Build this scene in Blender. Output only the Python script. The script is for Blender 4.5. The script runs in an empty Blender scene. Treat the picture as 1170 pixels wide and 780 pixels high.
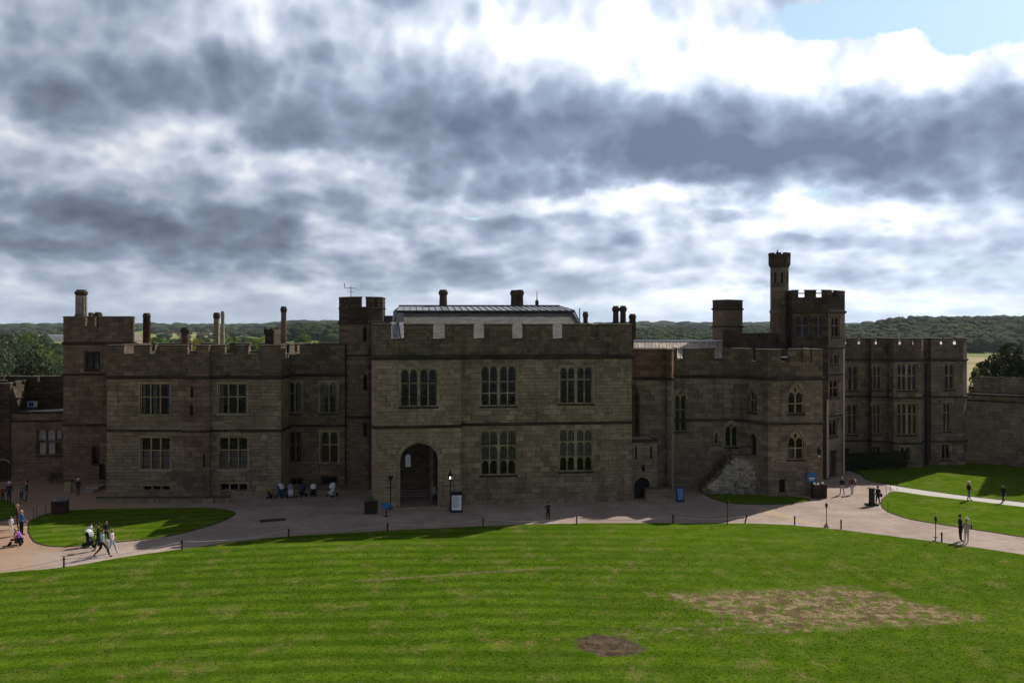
import bpy, bmesh, math, random
import numpy as np
from mathutils import Vector, Matrix, noise
from mathutils.geometry import tessellate_polygon
random.seed(7); rng = np.random.default_rng(7)
sc = bpy.context.scene
col = sc.collection
R = math.radians
F, CX, Y0, H = 1000.0, 585.0, 376.0, 15.0      # camera: focal length and horizon in photo pixels, height in metres

# ------------------------------------------------------------------ materials
class G:
    """tiny node-graph writer"""
    def __init__(s, nt): s.nt = nt
    def n(s, t, **kw):
        nd = s.nt.nodes.new(t)
        for k, v in kw.items(): setattr(nd, k, v)
        return nd
    def put(s, sock, v):
        if isinstance(v, (int, float)):
            sock.default_value = v if sock.type == 'VALUE' else (v, v, v, 1)[:len(sock.default_value)]
        elif isinstance(v, (tuple, list)):
            v = tuple(v)
            if sock.type == 'RGBA' and len(v) == 3: v += (1,)
            sock.default_value = v
        else: s.nt.links.new(v, sock)
    def m(s, op, a, b=0.0, c=0.0, clamp=False):
        nd = s.n('ShaderNodeMath', operation=op, use_clamp=clamp)
        s.put(nd.inputs[0], a); s.put(nd.inputs[1], b)
        if op in ('MULTIPLY_ADD', 'SMOOTH_MIN', 'WRAP', 'COMPARE'): s.put(nd.inputs[2], c)
        return nd.outputs[0]
    def v(s, op, a, b=(0, 0, 0)):
        nd = s.n('ShaderNodeVectorMath', operation=op)
        s.put(nd.inputs[0], a)
        if op == 'SCALE': s.put(nd.inputs['Scale'], b)
        else: s.put(nd.inputs[1], b)
        return nd.outputs['Value' if op in ('DOT_PRODUCT', 'LENGTH') else 'Vector']
    def step(s, x, lo, hi, a=0.0, b=1.0):
        nd = s.n('ShaderNodeMapRange', interpolation_type='SMOOTHSTEP')
        for i, q in enumerate((x, lo, hi, a, b)): s.put(nd.inputs[i], q)
        return nd.outputs[0]
    def mix(s, f, a, b, mode='MIX'):
        nd = s.n('ShaderNodeMix', data_type='RGBA', blend_type=mode)
        s.put(nd.inputs[0], f); s.put(nd.inputs[6], a); s.put(nd.inputs[7], b)
        return nd.outputs[2]
    def noise(s, vec, scale, detail=4, rough=.55, dist=0.0, out=0):
        nd = s.n('ShaderNodeTexNoise')
        s.put(nd.inputs['Vector'], vec); s.put(nd.inputs['Scale'], scale); nd.inputs['Detail'].default_value = detail
        nd.inputs['Roughness'].default_value = rough; nd.inputs['Distortion'].default_value = dist
        return nd.outputs[out]
    def xyz(s, vec):
        nd = s.n('ShaderNodeSeparateXYZ'); s.put(nd.inputs[0], vec); return nd.outputs
    def comb(s, x, y, z=0.0):
        nd = s.n('ShaderNodeCombineXYZ'); s.put(nd.inputs[0], x); s.put(nd.inputs[1], y); s.put(nd.inputs[2], z); return nd.outputs[0]
    def ramp(s, f, stops):
        nd = s.n('ShaderNodeValToRGB'); e = nd.color_ramp.elements
        while len(e) < len(stops): e.new(.5)
        for q, (p, c) in zip(e, stops): q.position = p; q.color = tuple(c) + (1,) if len(c) == 3 else c
        s.put(nd.inputs[0], f); return nd.outputs[0]
    def bump(s, h, st=.5, d=.05):
        nd = s.n('ShaderNodeBump'); nd.inputs['Strength'].default_value = st; nd.inputs['Distance'].default_value = d
        s.put(nd.inputs['Height'], h); return nd.outputs[0]

def newmat(name):
    m = bpy.data.materials.new(name); m.use_nodes = True
    g = G(m.node_tree); b = m.node_tree.nodes['Principled BSDF']
    b.inputs['Specular IOR Level'].default_value = .25
    return m, g, b
def pos(g, kind='Object'):
    return g.n('ShaderNodeTexCoord').outputs[kind]

def plain(name, c, rough=.7, metal=0.0, var=.25, scale=6.0, emit=None):
    m, g, b = newmat(name)
    f = g.noise(pos(g), scale, 4)
    dark = tuple(x * (1 - var) for x in c); lite = tuple(min(1, x * (1 + var)) for x in c)
    g.put(b.inputs['Base Color'], g.mix(f, dark, lite))
    b.inputs['Roughness'].default_value = rough; b.inputs['Metallic'].default_value = metal
    if emit:
        b.inputs['Emission Color'].default_value = (*emit[0], 1); b.inputs['Emission Strength'].default_value = emit[1]
    return m

def stone(name, ca, cb, soot=(.035, .03, .026), sootamt=.45, course=.30, block=.62, patch=.5, lichen=0.0):
    """coursed weathered sandstone: blocks of differing tone, joints, soot stains and streaks"""
    m, g, b = newmat(name)
    x, y, z = g.xyz(pos(g))[:3]
    u = g.m('ADD', x, y)
    p2 = g.comb(u, z, 0)
    wob = g.noise(p2, .9, 2)
    p3 = g.comb(u, g.m('ADD', z, g.m('MULTIPLY', wob, .05)), 0)
    br = g.n('ShaderNodeTexBrick'); g.put(br.inputs['Vector'], p3)
    br.inputs['Color1'].default_value = (*ca, 1); br.inputs['Color2'].default_value = (*cb, 1)
    br.inputs['Mortar'].default_value = (*(q * .55 for q in ca), 1)
    br.inputs['Scale'].default_value = 1; br.inputs['Mortar Size'].default_value = .014
    br.inputs['Brick Width'].default_value = block; br.inputs['Row Height'].default_value = course
    br.inputs['Mortar Smooth'].default_value = .4; br.inputs['Bias'].default_value = -.1
    obj3 = pos(g)
    big = g.noise(obj3, .35, 4, .6)
    b2 = g.n('ShaderNodeTexBrick'); g.put(b2.inputs['Vector'], p3); b2.offset = .37
    b2.inputs['Color1'].default_value = (*(q * 1.12 for q in ca), 1); b2.inputs['Color2'].default_value = (*(q * .8 for q in cb), 1); b2.inputs['Mortar'].default_value = (*(q * .5 for q in ca), 1)
    b2.inputs['Scale'].default_value = 1; b2.inputs['Mortar Size'].default_value = .02; b2.inputs['Brick Width'].default_value = block * 1.55; b2.inputs['Row Height'].default_value = course * 1.5
    sel = g.step(g.noise(g.v('ADD', obj3, (11, 3, 5)), .22, 3, .6), .50, .515)
    bcol = g.mix(sel, br.outputs['Color'], b2.outputs['Color']); bfac = g.m('ADD', g.m('MULTIPLY', br.outputs['Fac'], g.m('SUBTRACT', 1, sel)), g.m('MULTIPLY', b2.outputs['Fac'], sel))
    mid = g.noise(obj3, 1.7, 5, .62)
    fine = g.noise(obj3, 9, 4, .65)
    c = g.mix(g.step(big, .35, .68, 0, patch), bcol, tuple(q * .52 for q in cb))
    # single odd blocks, paler or redder
    odd = g.n('ShaderNodeTexBrick'); g.put(odd.inputs['Vector'], g.comb(g.m('ADD', u, 3.1), g.m('ADD', p_z(g, p3), .0), 0))
    odd.inputs['Scale'].default_value = 1; odd.inputs['Mortar Size'].default_value = 0
    odd.inputs['Brick Width'].default_value = block; odd.inputs['Row Height'].default_value = course
    odd.inputs['Color1'].default_value = (0, 0, 0, 1); odd.inputs['Color2'].default_value = (1, 1, 1, 1); odd.inputs['Bias'].default_value = -.35
    c = g.mix(g.m('MULTIPLY', g.step(odd.outputs['Color'], .50, .9), .75), c, (min(1, ca[0] * 1.5), ca[1] * 1.36, ca[2] * 1.22))
    streak = g.noise(g.comb(g.m('MULTIPLY', u, 2.2), g.m('MULTIPLY', z, .16), 0), 1.0, 5, .65)
    s1 = g.m('MULTIPLY', g.step(streak, .48, .72), g.step(mid, .38, .62))
    s2 = g.step(mid, .55, .78)
    sm = g.m('MULTIPLY', g.m('ADD', s1, g.m('MULTIPLY', s2, .7), clamp=True), sootamt)
    c = g.mix(sm, c, soot)
    if lichen: c = g.mix(g.m('MULTIPLY', g.step(g.noise(obj3, 2.6, 5, .7), .56, .7), lichen), c, (.27, .22, .07))
    c = g.mix(.55, c, g.mix(fine, tuple((.35,) * 3), tuple((1.55,) * 3)), 'MULTIPLY')
    g.put(b.inputs['Base Color'], c)
    b.inputs['Roughness'].default_value = .95; b.inputs['Specular IOR Level'].default_value = .12
    h = g.m('ADD', g.m('MULTIPLY', bfac, -1.0), g.m('MULTIPLY', g.noise(obj3, 5, 6, .7), 1.5))
    g.put(b.inputs['Normal'], g.bump(h, 1.0, .07))
    return m
def p_z(g, vec): return g.xyz(vec)[1]

M = {}
M['hall'] = stone('hall_sandstone', (.39, .315, .215), (.25, .20, .14), sootamt=.52)
M['hall_green'] = stone('olive_sandstone', (.42, .34, .225), (.30, .24, .16), sootamt=.45)
M['wing'] = stone('grey_brown_sandstone', (.345, .285, .20), (.225, .185, .13), sootamt=.55)
M['tower'] = stone('brown_sandstone', (.265, .195, .14), (.17, .125, .092), sootamt=.6)
M['red'] = stone('red_sandstone', (.30, .19, .125), (.19, .13, .09), sootamt=.65)
M['chapel'] = stone('chapel_sandstone', (.32, .26, .195), (.19, .155, .118), sootamt=.6)
M['east'] = stone('east_wing_sandstone', (.275, .22, .165), (.19, .155, .118), sootamt=.5)
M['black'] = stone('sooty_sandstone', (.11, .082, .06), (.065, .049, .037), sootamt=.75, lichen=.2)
M['parapet'] = stone('weathered_parapet_stone', (.225, .175, .125), (.13, .10, .074), sootamt=.75, lichen=.3)
M['parapet_red'] = stone('reddish_parapet_stone', (.25, .145, .085), (.12, .09, .065), sootamt=.7, lichen=.25)
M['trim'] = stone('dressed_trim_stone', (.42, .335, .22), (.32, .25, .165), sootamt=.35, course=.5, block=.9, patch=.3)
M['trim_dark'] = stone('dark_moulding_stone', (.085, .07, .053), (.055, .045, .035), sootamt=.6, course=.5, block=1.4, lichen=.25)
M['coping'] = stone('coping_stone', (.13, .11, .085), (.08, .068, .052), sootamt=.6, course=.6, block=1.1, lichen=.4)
M['pale'] = stone('pale_dressed_stone', (.42, .37, .31), (.33, .29, .24), sootamt=.25, course=.4, block=.7, patch=.2)
M['rubble'] = stone('pale_rubble_stone', (.52, .46, .37), (.34, .31, .27), sootamt=.4, course=.24, block=.45)
M['mixed_brick'] = stone('chimney_brick', (.20, .10, .07), (.12, .06, .045), sootamt=.7, course=.09, block=.24)

def slate():
    m, g, b = newmat('pale_slate')
    x, y, z = g.xyz(pos(g))[:3]
    br = g.n('ShaderNodeTexBrick'); g.put(br.inputs['Vector'], g.comb(x, g.m('MULTIPLY', z, 2.4), 0))
    br.inputs['Scale'].default_value = 1; br.inputs['Brick Width'].default_value = .34; br.inputs['Row Height'].default_value = .36
    br.inputs['Mortar Size'].default_value = .012
    br.inputs['Color1'].default_value = (.20, .19, .17, 1); br.inputs['Color2'].default_value = (.11, .105, .095, 1); br.inputs['Mortar'].default_value = (.1, .09, .08, 1)
    c = g.mix(g.step(g.noise(pos(g), 1.3, 5, .65), .45, .7, 0, .55), br.outputs['Color'], (.26, .24, .20))
    c = g.mix(g.step(g.noise(g.comb(g.m('MULTIPLY', x, 1.6), g.m('MULTIPLY', z, .5), 0), 1.4, 5, .6), .5, .7, 0, .5), c, (.13, .115, .10))
    g.put(b.inputs['Base Color'], c); b.inputs['Roughness'].default_value = .75
    g.put(b.inputs['Normal'], g.bump(g.m('ADD', br.outputs['Fac'], g.noise(pos(g), 8, 3)), .6, .03))
    return m
M['slate'] = slate()
def lead(name, c, w=.65):
    m, g, b = newmat(name)
    x, y, z = g.xyz(pos(g))[:3]
    st = g.noise(g.comb(g.m('MULTIPLY', x, 2.0), g.m('MULTIPLY', g.m('ADD', y, z), .4), 0), 1.3, 5, .7)
    c2 = g.mix(g.step(st, .35, .7), tuple(q * .55 for q in c), tuple(min(1, q * 1.25) for q in c))
    g.put(b.inputs['Base Color'], c2); b.inputs['Roughness'].default_value = .55
    return m
M['lead'] = lead('roof_lead', (.20, .21, .23))
M['lead_pale'] = lead('pale_roof_lead', (.42, .42, .46))
M['lead_dark'] = lead('dark_roof_lead', (.07, .07, .075))
M['cream_roof'] = lead('pale_streaked_roof_sheet', (.46, .39, .31))
M['skylight'] = plain('skylight_glass', (.24, .25, .26), .35, 0, .3)
M['skylight'].node_tree.nodes['Principled BSDF'].inputs['Specular IOR Level'].default_value = .6

def glass():
    m, g, b = newmat('old_window_glass')
    nt = m.node_tree
    tr = g.n('ShaderNodeBsdfTransparent'); tr.inputs[0].default_value = (.70, .70, .70, 1)
    gl = g.n('ShaderNodeBsdfGlossy'); gl.inputs['Roughness'].default_value = .06; gl.inputs['Color'].default_value = (.7, .75, .8, 1)
    g.put(gl.inputs['Normal'], g.bump(g.noise(pos(g), 3.5, 2), .25, .05))
    fr = g.n('ShaderNodeFresnel'); fr.inputs[0].default_value = 1.5
    mx = g.n('ShaderNodeMixShader'); g.put(mx.inputs[0], g.m('MULTIPLY', fr.outputs[0], .75))
    nt.links.new(tr.outputs[0], mx.inputs[1]); nt.links.new(gl.outputs[0], mx.inputs[2])
    nt.links.new(mx.outputs[0], nt.nodes['Material Output'].inputs[0]); nt.nodes.remove(b)
    return m
M['glass'] = glass()
M['curtain'] = plain('grey_curtain', (.26, .27, .28), .9, 0, .3, 3)
M['blind'] = plain('pale_blind', (.24, .24, .22), .9, 0, .15, 2)
M['shutter'] = plain('brown_wooden_shutter', (.085, .05, .03), .7, 0, .4, 3)
M['void'] = plain('dark_interior', (.02, .018, .016), .95, 0, .3)
M['iron'] = plain('black_iron', (.018, .018, .02), .5, .3, .3)
M['wood_dark'] = plain('dark_oak', (.035, .022, .015), .6, 0, .4, 8)
M['bin_red'] = plain('dark_maroon_wood', (.05, .022, .018), .6, 0, .35, 8)
M['post_wood'] = plain('dark_post_timber', (.045, .032, .024), .8, 0, .4, 12)
M['white'] = plain('white_paint', (.78, .78, .76), .5, 0, .06)
M['paper'] = plain('white_poster_paper', (.75, .77, .80), .6, 0, .05)
M['ink'] = plain('printed_ink', (.10, .11, .14), .7, 0, .1)
M['blue'] = plain('blue_sign_paint', (.03, .14, .34), .45, 0, .12)
M['lightblue'] = plain('light_blue_print', (.22, .42, .72), .5, 0, .1)
M['rope'] = plain('off_white_rope', (.55, .50, .45), .8, 0, .15)
M['rubber'] = plain('black_rubber', (.015, .015, .015), .8, 0, .2)
M['pipe'] = plain('pale_painted_downpipe', (.50, .46, .40), .5, 0, .15)
M['lamp'] = plain('lit_lamp_glass', (.9, .85, .75), .4, 0, .05, emit=((1, .9, .72), 6.0))
M['glow_pane'] = plain('glowing_far_window', (.7, .75, .8), .5, 0, .2, 3, emit=((.75, .85, 1), .06))  # emission imitates daylight; the pane itself glows
M['planter_leaf'] = plain('grey_green_foliage', (.14, .17, .10), .8, 0, .5, 20)
M['white_metal'] = plain('pale_industrial_cladding', (.75, .77, .8), .5, 0, .05)

def gravel():
    m, g, b = newmat('pink_bound_gravel')
    P = pos(g)
    c = g.mix(g.step(g.noise(P, .22, 5, .6, .6), .35, .68), (.33, .25, .21), (.48, .38, .33))
    c = g.mix(g.step(g.noise(P, 26, 3, .7), .35, .7, 0, .55), c, (.24, .18, .15))
    c = g.mix(g.step(g.noise(P, 1.1, 8, .75), .47, .66, 0, .6), c, (.26, .19, .15))
    X, Y, Z = g.xyz(P)[:3]
    # wheel-worn lighter lines running along the drive
    w = g.noise(g.comb(g.m('MULTIPLY', X, .09), g.m('MULTIPLY', Y, 1.0), 0), 1.0, 4, .6)
    c = g.mix(g.step(w, .5, .7, 0, .4), c, (.43, .35, .31))
    # sandy orange gravel at the far left
    c = g.mix(g.step(g.m('ADD', X, g.m('MULTIPLY', g.noise(P, .3, 3), 8.0)), -31.0, -23.0, .75, 0.0), c, (.36, .215, .125))
    # an ochre worn streak on the drive
    dx = g.m('SUBTRACT', X, g.m('MULTIPLY_ADD', g.m('SUBTRACT', Y, 71.0), -.45, 21.6))
    k = g.m('MULTIPLY', g.step(g.m('ABSOLUTE', dx), .1, .9, 1, 0), g.m('MULTIPLY', g.step(Y, 66.5, 68.5), g.step(Y, 72.5, 74, 1, 0)))
    c = g.mix(g.m('MULTIPLY', k, .7), c, (.47, .34, .19))
    g.put(b.inputs['Base Color'], c); b.inputs['Roughness'].default_value = .95
    g.put(b.inputs['Normal'], g.bump(g.m('ADD', g.noise(P, 30, 3), g.m('MULTIPLY', g.noise(P, 3, 4), 1.5)), .5, .03))
    return m
M['gravel'] = gravel()
M['path'] = plain('pale_flagstone_path', (.52, .48, .44), .9, 0, .15, 2.5)
M['soil'] = plain('dark_soil_edge', (.055, .038, .025), .95, 0, .4, 9)

def lawn(name, patches=True):
    m, g, b = newmat(name)
    P = pos(g, 'Object'); X, Y, Z = g.xyz(P)[:3]
    n0 = g.noise(P, .12, 4, .6, .4); n1 = g.noise(P, .7, 6, .68, .3); n2 = g.noise(P, 5, 5, .7); n3 = g.noise(P, 32, 2, .6)
    c = g.mix(g.step(n1, .35, .68), (.080, .148, .008), (.138, .215, .018))
    c = g.mix(g.step(n0, .4, .65, 0, .45), c, (.066, .118, .007))
    c = g.mix(g.step(n2, .42, .72, 0, .5), c, (.036, .072, .003))
    c = g.mix(g.step(n3, .45, .75, 0, .35), c, (.13, .17, .02))
    # mowing stripes sweeping round the edge of the lawn
    d = g.m('SUBTRACT', Y, g.m('MULTIPLY', g.m('MULTIPLY', X, X), -.0042))
    d = g.m('ADD', d, g.m('MULTIPLY', n0, 1.6))
    st = g.m('SINE', g.m('MULTIPLY', d, 3.7))
    c = g.mix(g.m('MULTIPLY', g.step(st, -.6, .9), g.m('MULTIPLY', g.step(X, -4, 22, .72, .12), g.step(n1, .3, .65, .35, 1.0))), c, (.038, .085, .004))
    # dry, worn grass here and there, in strands along the mowing
    dry = g.noise(g.comb(g.m('MULTIPLY', X, .9), g.m('MULTIPLY', Y, .75), 0), .5, 9, .78, .2)
    c = g.mix(g.m('MULTIPLY', g.step(dry, .51, .66), g.step(n2, .40, .58, .12, .8)), c, (.27, .205, .085))
    if patches:
        def rot(cx, cy, ang):
            ca, sa = math.cos(ang), math.sin(ang)
            ax = g.m('SUBTRACT', X, cx); ay = g.m('SUBTRACT', Y, cy)
            return (g.m('ADD', g.m('MULTIPLY', ax, ca), g.m('MULTIPLY', ay, sa)), g.m('SUBTRACT', g.m('MULTIPLY', ay, ca), g.m('MULTIPLY', ax, sa)))
        ed = g.m('MULTIPLY', g.m('SUBTRACT', g.noise(P, .8, 7, .8), .5), 5.0)
        # large worn rectangle
        a, e = rot(16.4, 47.2, R(9))
        a = g.m('SUBTRACT', a, g.m('MULTIPLY', e, -.55))
        q = g.m('MAXIMUM', g.m('SUBTRACT', g.m('ABSOLUTE', a), 5.9), g.m('SUBTRACT', g.m('ABSOLUTE', e), 3.5))
        mk = g.step(g.m('ADD', q, ed), -.7, .5, 1, 0)
        sp = g.noise(P, 1.5, 10, .80)
        soilc = g.mix(g.step(g.noise(P, 1.1, 9, .80, .1), .44, .57), (.15, .105, .058), (.40, .30, .185))
        soilc = g.mix(g.step(g.noise(P, 9, 5, .75), .48, .60, 0, .7), soilc, (.10, .085, .035))
        c = g.mix(g.m('MULTIPLY', mk, g.step(sp, .42, .52)), c, soilc)
        # fainter worn strip joining it to the bare soil
        a, e = rot(9.3, 43.9, R(14))
        q = g.m('MAXIMUM', g.m('SUBTRACT', g.m('ABSOLUTE', a), 4.6), g.m('SUBTRACT', g.m('ABSOLUTE', e), 1.0))
        mk = g.step(g.m('ADD', q, ed), -.6, .6, 1, 0)
        c = g.mix(g.m('MULTIPLY', mk, g.step(sp, .47, .62, 0, .75)), c, soilc)
        # patch of bare soil
        a, e = rot(4.65, 41.5, R(24))
        a = g.m('ADD', a, g.m('MULTIPLY', g.m('SUBTRACT', g.noise(P, .75, 3), .5), 2.2)); e = g.m('ADD', e, g.m('MULTIPLY', g.m('SUBTRACT', g.noise(g.v('ADD', P, (9, 4, 0)), .75, 3), .5), 2.2))
        q = g.m('MAXIMUM', g.m('DIVIDE', g.m('ABSOLUTE', a), 1.45), g.m('MAXIMUM', g.m('DIVIDE', g.m('ABSOLUTE', e), 1.5), g.m('DIVIDE', g.m('ADD', g.m('ABSOLUTE', a), g.m('ABSOLUTE', e)), 2.2)))
        mk = g.step(g.m('ADD', q, g.m('MULTIPLY', ed, .30)), .70, 1.12, 1, 0)
        mk = g.m('MULTIPLY', mk, g.step(g.m('ADD', sp, g.m('MULTIPLY', mk, .35)), .48, .62))
        c = g.mix(mk, c, g.mix(g.step(g.noise(P, 1.8, 8, .7), .38, .64), (.070, .052, .034), (.155, .118, .078)))
        # faint trodden line crossing the left half
        ln = g.m('ABSOLUTE', g.m('SUBTRACT', Y, g.m('MULTIPLY_ADD', X, .25, 54.3)))
        k = g.m('MULTIPLY', g.step(g.m('ADD', ln, g.m('MULTIPLY', ed, .15)), .05, .38, .8, 0), g.m('MULTIPLY', g.step(X, -11, -7), g.step(X, 1, 5, 1, 0)))
        c = g.mix(g.m('MULTIPLY', k, g.step(n2, .38, .55)), c, (.26, .18, .11))
    g.put(b.inputs['Base Color'], c); b.inputs['Roughness'].default_value = 1; b.inputs['Specular IOR Level'].default_value = 0
    h = g.m('ADD', g.m('MULTIPLY', n3, .8), g.m('ADD', g.m('MULTIPLY', n2, 1.6), g.noise(P, 14, 4, .7)))
    g.put(b.inputs['Normal'], g.bump(h, .8, .06))
    return m
M['lawn'] = lawn('mown_lawn'); M['lawn2'] = lawn('smooth_lawn', False)

def leafmat(name, c1, c2, tr=.35):
    m, g, b = newmat(name)
    f = g.noise(pos(g), .55, 3); o = g.n('ShaderNodeNewGeometry').outputs['Random Per Island']
    cc = g.mix(g.m('ADD', g.m('MULTIPLY', f, .6), g.m('MULTIPLY', o, .45), clamp=True), c1, c2)
    g.put(b.inputs['Base Color'], cc); b.inputs['Roughness'].default_value = .75
    t = g.n('ShaderNodeBsdfTranslucent'); g.put(t.inputs[0], g.mix(.5, cc, tuple(q * 1.3 for q in c2)))
    mx = g.n('ShaderNodeMixShader'); mx.inputs[0].default_value = tr
    nt = m.node_tree; nt.links.new(b.outputs[0], mx.inputs[1]); nt.links.new(t.outputs[0], mx.inputs[2]); nt.links.new(mx.outputs[0], nt.nodes['Material Output'].inputs[0])
    return m
M['leaf_grey'] = leafmat('grey_green_leaves', (.035, .055, .028), (.085, .11, .06), .2)
M['leaf_dark'] = leafmat('dark_leaves', (.018, .028, .012), (.045, .06, .022), .15)
M['leaf_green'] = leafmat('fresh_green_leaves', (.04, .08, .015), (.12, .17, .035), .35)
M['leaf_yellow'] = leafmat('yellow_green_leaves', (.07, .09, .015), (.17, .17, .035), .35)
M['hedge'] = leafmat('dark_hedge_leaves', (.012, .02, .008), (.03, .045, .015), .15)
M['bark'] = plain('bark', (.06, .045, .033), .9, 0, .4, 5)
def woodmat():
    m, g, b = newmat('far_woodland')
    P = pos(g)
    c = g.mix(g.step(g.noise(P, .035, 3), .35, .65), (.022, .040, .014), (.055, .075, .024))
    c = g.mix(g.step(g.noise(P, .35, 5, .7), .42, .66, 0, .8), c, (.012, .022, .009))
    c = g.mix(g.step(g.noise(P, .012, 2), .56, .66, 0, .5), c, (.085, .10, .03))
    g.put(b.inputs['Base Color'], c); b.inputs['Roughness'].default_value = .95; b.inputs['Specular IOR Level'].default_value = .05
    g.put(b.inputs['Normal'], g.bump(g.noise(P, .8, 4, .7), 1, 1.0))
    return m
M['woods'] = woodmat()
def terrain():
    m, g, b = newmat('farmland')
    P = pos(g); X, Y, Z = g.xyz(P)[:3]
    v = g.n('ShaderNodeTexVoronoi'); g.put(v.inputs['Vector'], g.v('ADD', g.v('MULTIPLY', P, (1, .55, 1)), g.comb(40, 30))); v.inputs['Scale'].default_value = .0042
    f = g.xyz(v.outputs['Color'])[0]
    c = g.ramp(f, [(0, (.10, .15, .035)), (.3, (.19, .22, .06)), (.5, (.33, .26, .14)), (.72, (.15, .20, .05)), (.9, (.40, .32, .19))])
    c = g.mix(g.step(g.noise(P, .02, 5, .65), .35, .7, 0, .6), c, (.17, .17, .06))
    c = g.mix(g.step(g.noise(P, .25, 4, .7), .45, .7, 0, .4), c, (.09, .12, .03))
    g.put(b.inputs['Base Color'], c); b.inputs['Roughness'].default_value = .95; b.inputs['Specular IOR Level'].default_value = .05
    return m
M['farm'] = terrain()

# ------------------------------------------------------------------ object helpers
def tag(o, label=None, cat=None, group=None, kind=None):
    if label: o['label'] = label
    if cat: o['category'] = cat
    if group: o['group'] = group
    if kind: o['kind'] = kind
    return o
INV = {}
def root(name, loc, rz, label, cat, group=None):
    o = bpy.data.objects.new(name, None); col.objects.link(o); o.empty_display_size = .3
    o.location = loc; o.rotation_euler = (0, 0, rz); tag(o, label, cat, group)
    INV[o.name] = (Matrix.Translation(Vector(loc)) @ Matrix.Rotation(rz, 4, 'Z')).inverted()
    return o
def copy_tree(o, parent=None):
    c = o.copy(); col.objects.link(c)
    if parent: c.parent = parent
    for ch in [q for q in o.children]: copy_tree(ch, c)
    return c

class MB:
    """collects vertices and faces (world coordinates unless told otherwise), builds ONE mesh object"""
    def __init__(s): s.v = []; s.f = []; s.mi = []; s.rec = []
    def add(s, vs, fs, mi=0):
        k = len(s.v); s.rec.append((k, len(s.f))); s.v += [tuple(p) for p in vs]
        for f in fs: s.f.append(tuple(i + k for i in f)); s.mi.append(mi)
    def box(s, x0, y0, z0, x1, y1, z1, M4=None, mi=0):
        vs = [Vector(p) for p in ((x0, y0, z0), (x1, y0, z0), (x1, y1, z0), (x0, y1, z0), (x0, y0, z1), (x1, y0, z1), (x1, y1, z1), (x0, y1, z1))]
        if M4: vs = [M4 @ p for p in vs]
        s.add(vs, [(0, 3, 2, 1), (4, 5, 6, 7), (0, 1, 5, 4), (1, 2, 6, 5), (2, 3, 7, 6), (3, 0, 4, 7)], mi)
    def lathe(s, prof, n=12, c=(0, 0), M4=None, mi=0, rot=0.0, sx=1, sy=1):
        """prof: list of (r, z) from bottom to top"""
        vs = []
        for r, z in prof:
            for i in range(n):
                a = rot + 2 * math.pi * i / n
                p = Vector((c[0] + r * math.cos(a) * sx, c[1] + r * math.sin(a) * sy, z)); vs.append(M4 @ p if M4 else p)
        fs = []
        for j in range(len(prof) - 1):
            for i in range(n):
                k = (i + 1) % n; fs.append((j * n + i, j * n + k, (j + 1) * n + k, (j + 1) * n + i))
        fs.append(tuple(range(n - 1, -1, -1))); fs.append(tuple((len(prof) - 1) * n + i for i in range(n)))
        s.add(vs, fs, mi)
    def tube(s, pts, r, n=8, mi=0, taper=None):
        pts = [Vector(p) for p in pts]; vs = []
        for i, p in enumerate(pts):
            d = (pts[min(i + 1, len(pts) - 1)] - pts[max(i - 1, 0)]).normalized()
            a = d.cross(Vector((0, 0, 1))) if abs(d.z) < .95 else d.cross(Vector((1, 0, 0)))
            a.normalize(); b = d.cross(a).normalized()
            rr = r if taper is None else r + (taper - r) * i / (len(pts) - 1)
            for k in range(n):
                t = 2 * math.pi * k / n; vs.append(p + a * (rr * math.cos(t)) + b * (rr * math.sin(t)))
        fs = []
        for j in range(len(pts) - 1):
            for k in range(n):
                q = (k + 1) % n; fs.append((j * n + k, j * n + q, (j + 1) * n + q, (j + 1) * n + k))
        fs.append(tuple(range(n))); fs.append(tuple((len(pts) - 1) * n + i for i in range(n - 1, -1, -1)))
        s.add(vs, fs, mi)
    def build(s, name, mat, parent=None, inv='auto', label=None, smooth=False, cat=None, group=None, kind=None):
        if inv == 'auto':
            p = parent
            while p is not None and p.parent is not None: p = p.parent
            inv = INV.get(p.name) if p is not None else None
        vs = [inv @ Vector(p) for p in s.v] if inv else s.v
        me = bpy.data.meshes.new(name); me.from_pydata([tuple(p) for p in vs], [], s.f)
        mats = mat if isinstance(mat, (list, tuple)) else [mat]
        for q in mats: me.materials.append(M[q] if isinstance(q, str) else q)
        if len(mats) > 1: me.polygons.foreach_set('material_index', s.mi)
        bm = bmesh.new(); bm.from_mesh(me); bmesh.ops.recalc_face_normals(bm, faces=bm.faces); bm.to_mesh(me); bm.free()
        if smooth: me.polygons.foreach_set('use_smooth', [True] * len(me.polygons))
        o = bpy.data.objects.new(name, me); col.objects.link(o)
        if parent: o.parent = parent
        tag(o, label, cat, group, kind)
        return o

def each(mb, name, mat, parent, per):
    """every `per` consecutive face batches become one part of their own"""
    n = len(mb.rec)
    for i in range(0, n, per):
        v0, f0 = mb.rec[i]; v1, f1 = mb.rec[i + per] if i + per < n else (len(mb.v), len(mb.f))
        q = MB(); q.v = mb.v[v0:v1]; q.f = [tuple(k - v0 for k in f) for f in mb.f[f0:f1]]; q.mi = mb.mi[f0:f1]; q.build(name, mat, parent)
def P(px, Y): return ((px - CX) / F * Y, Y)
def gp(px, py, z=0.0):
    t = (H - z) / ((py - Y0) / F); return Vector(((px - CX) / F * t, t, z))
def zat(py, Y): return H - (py - Y0) / F * Y

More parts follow.
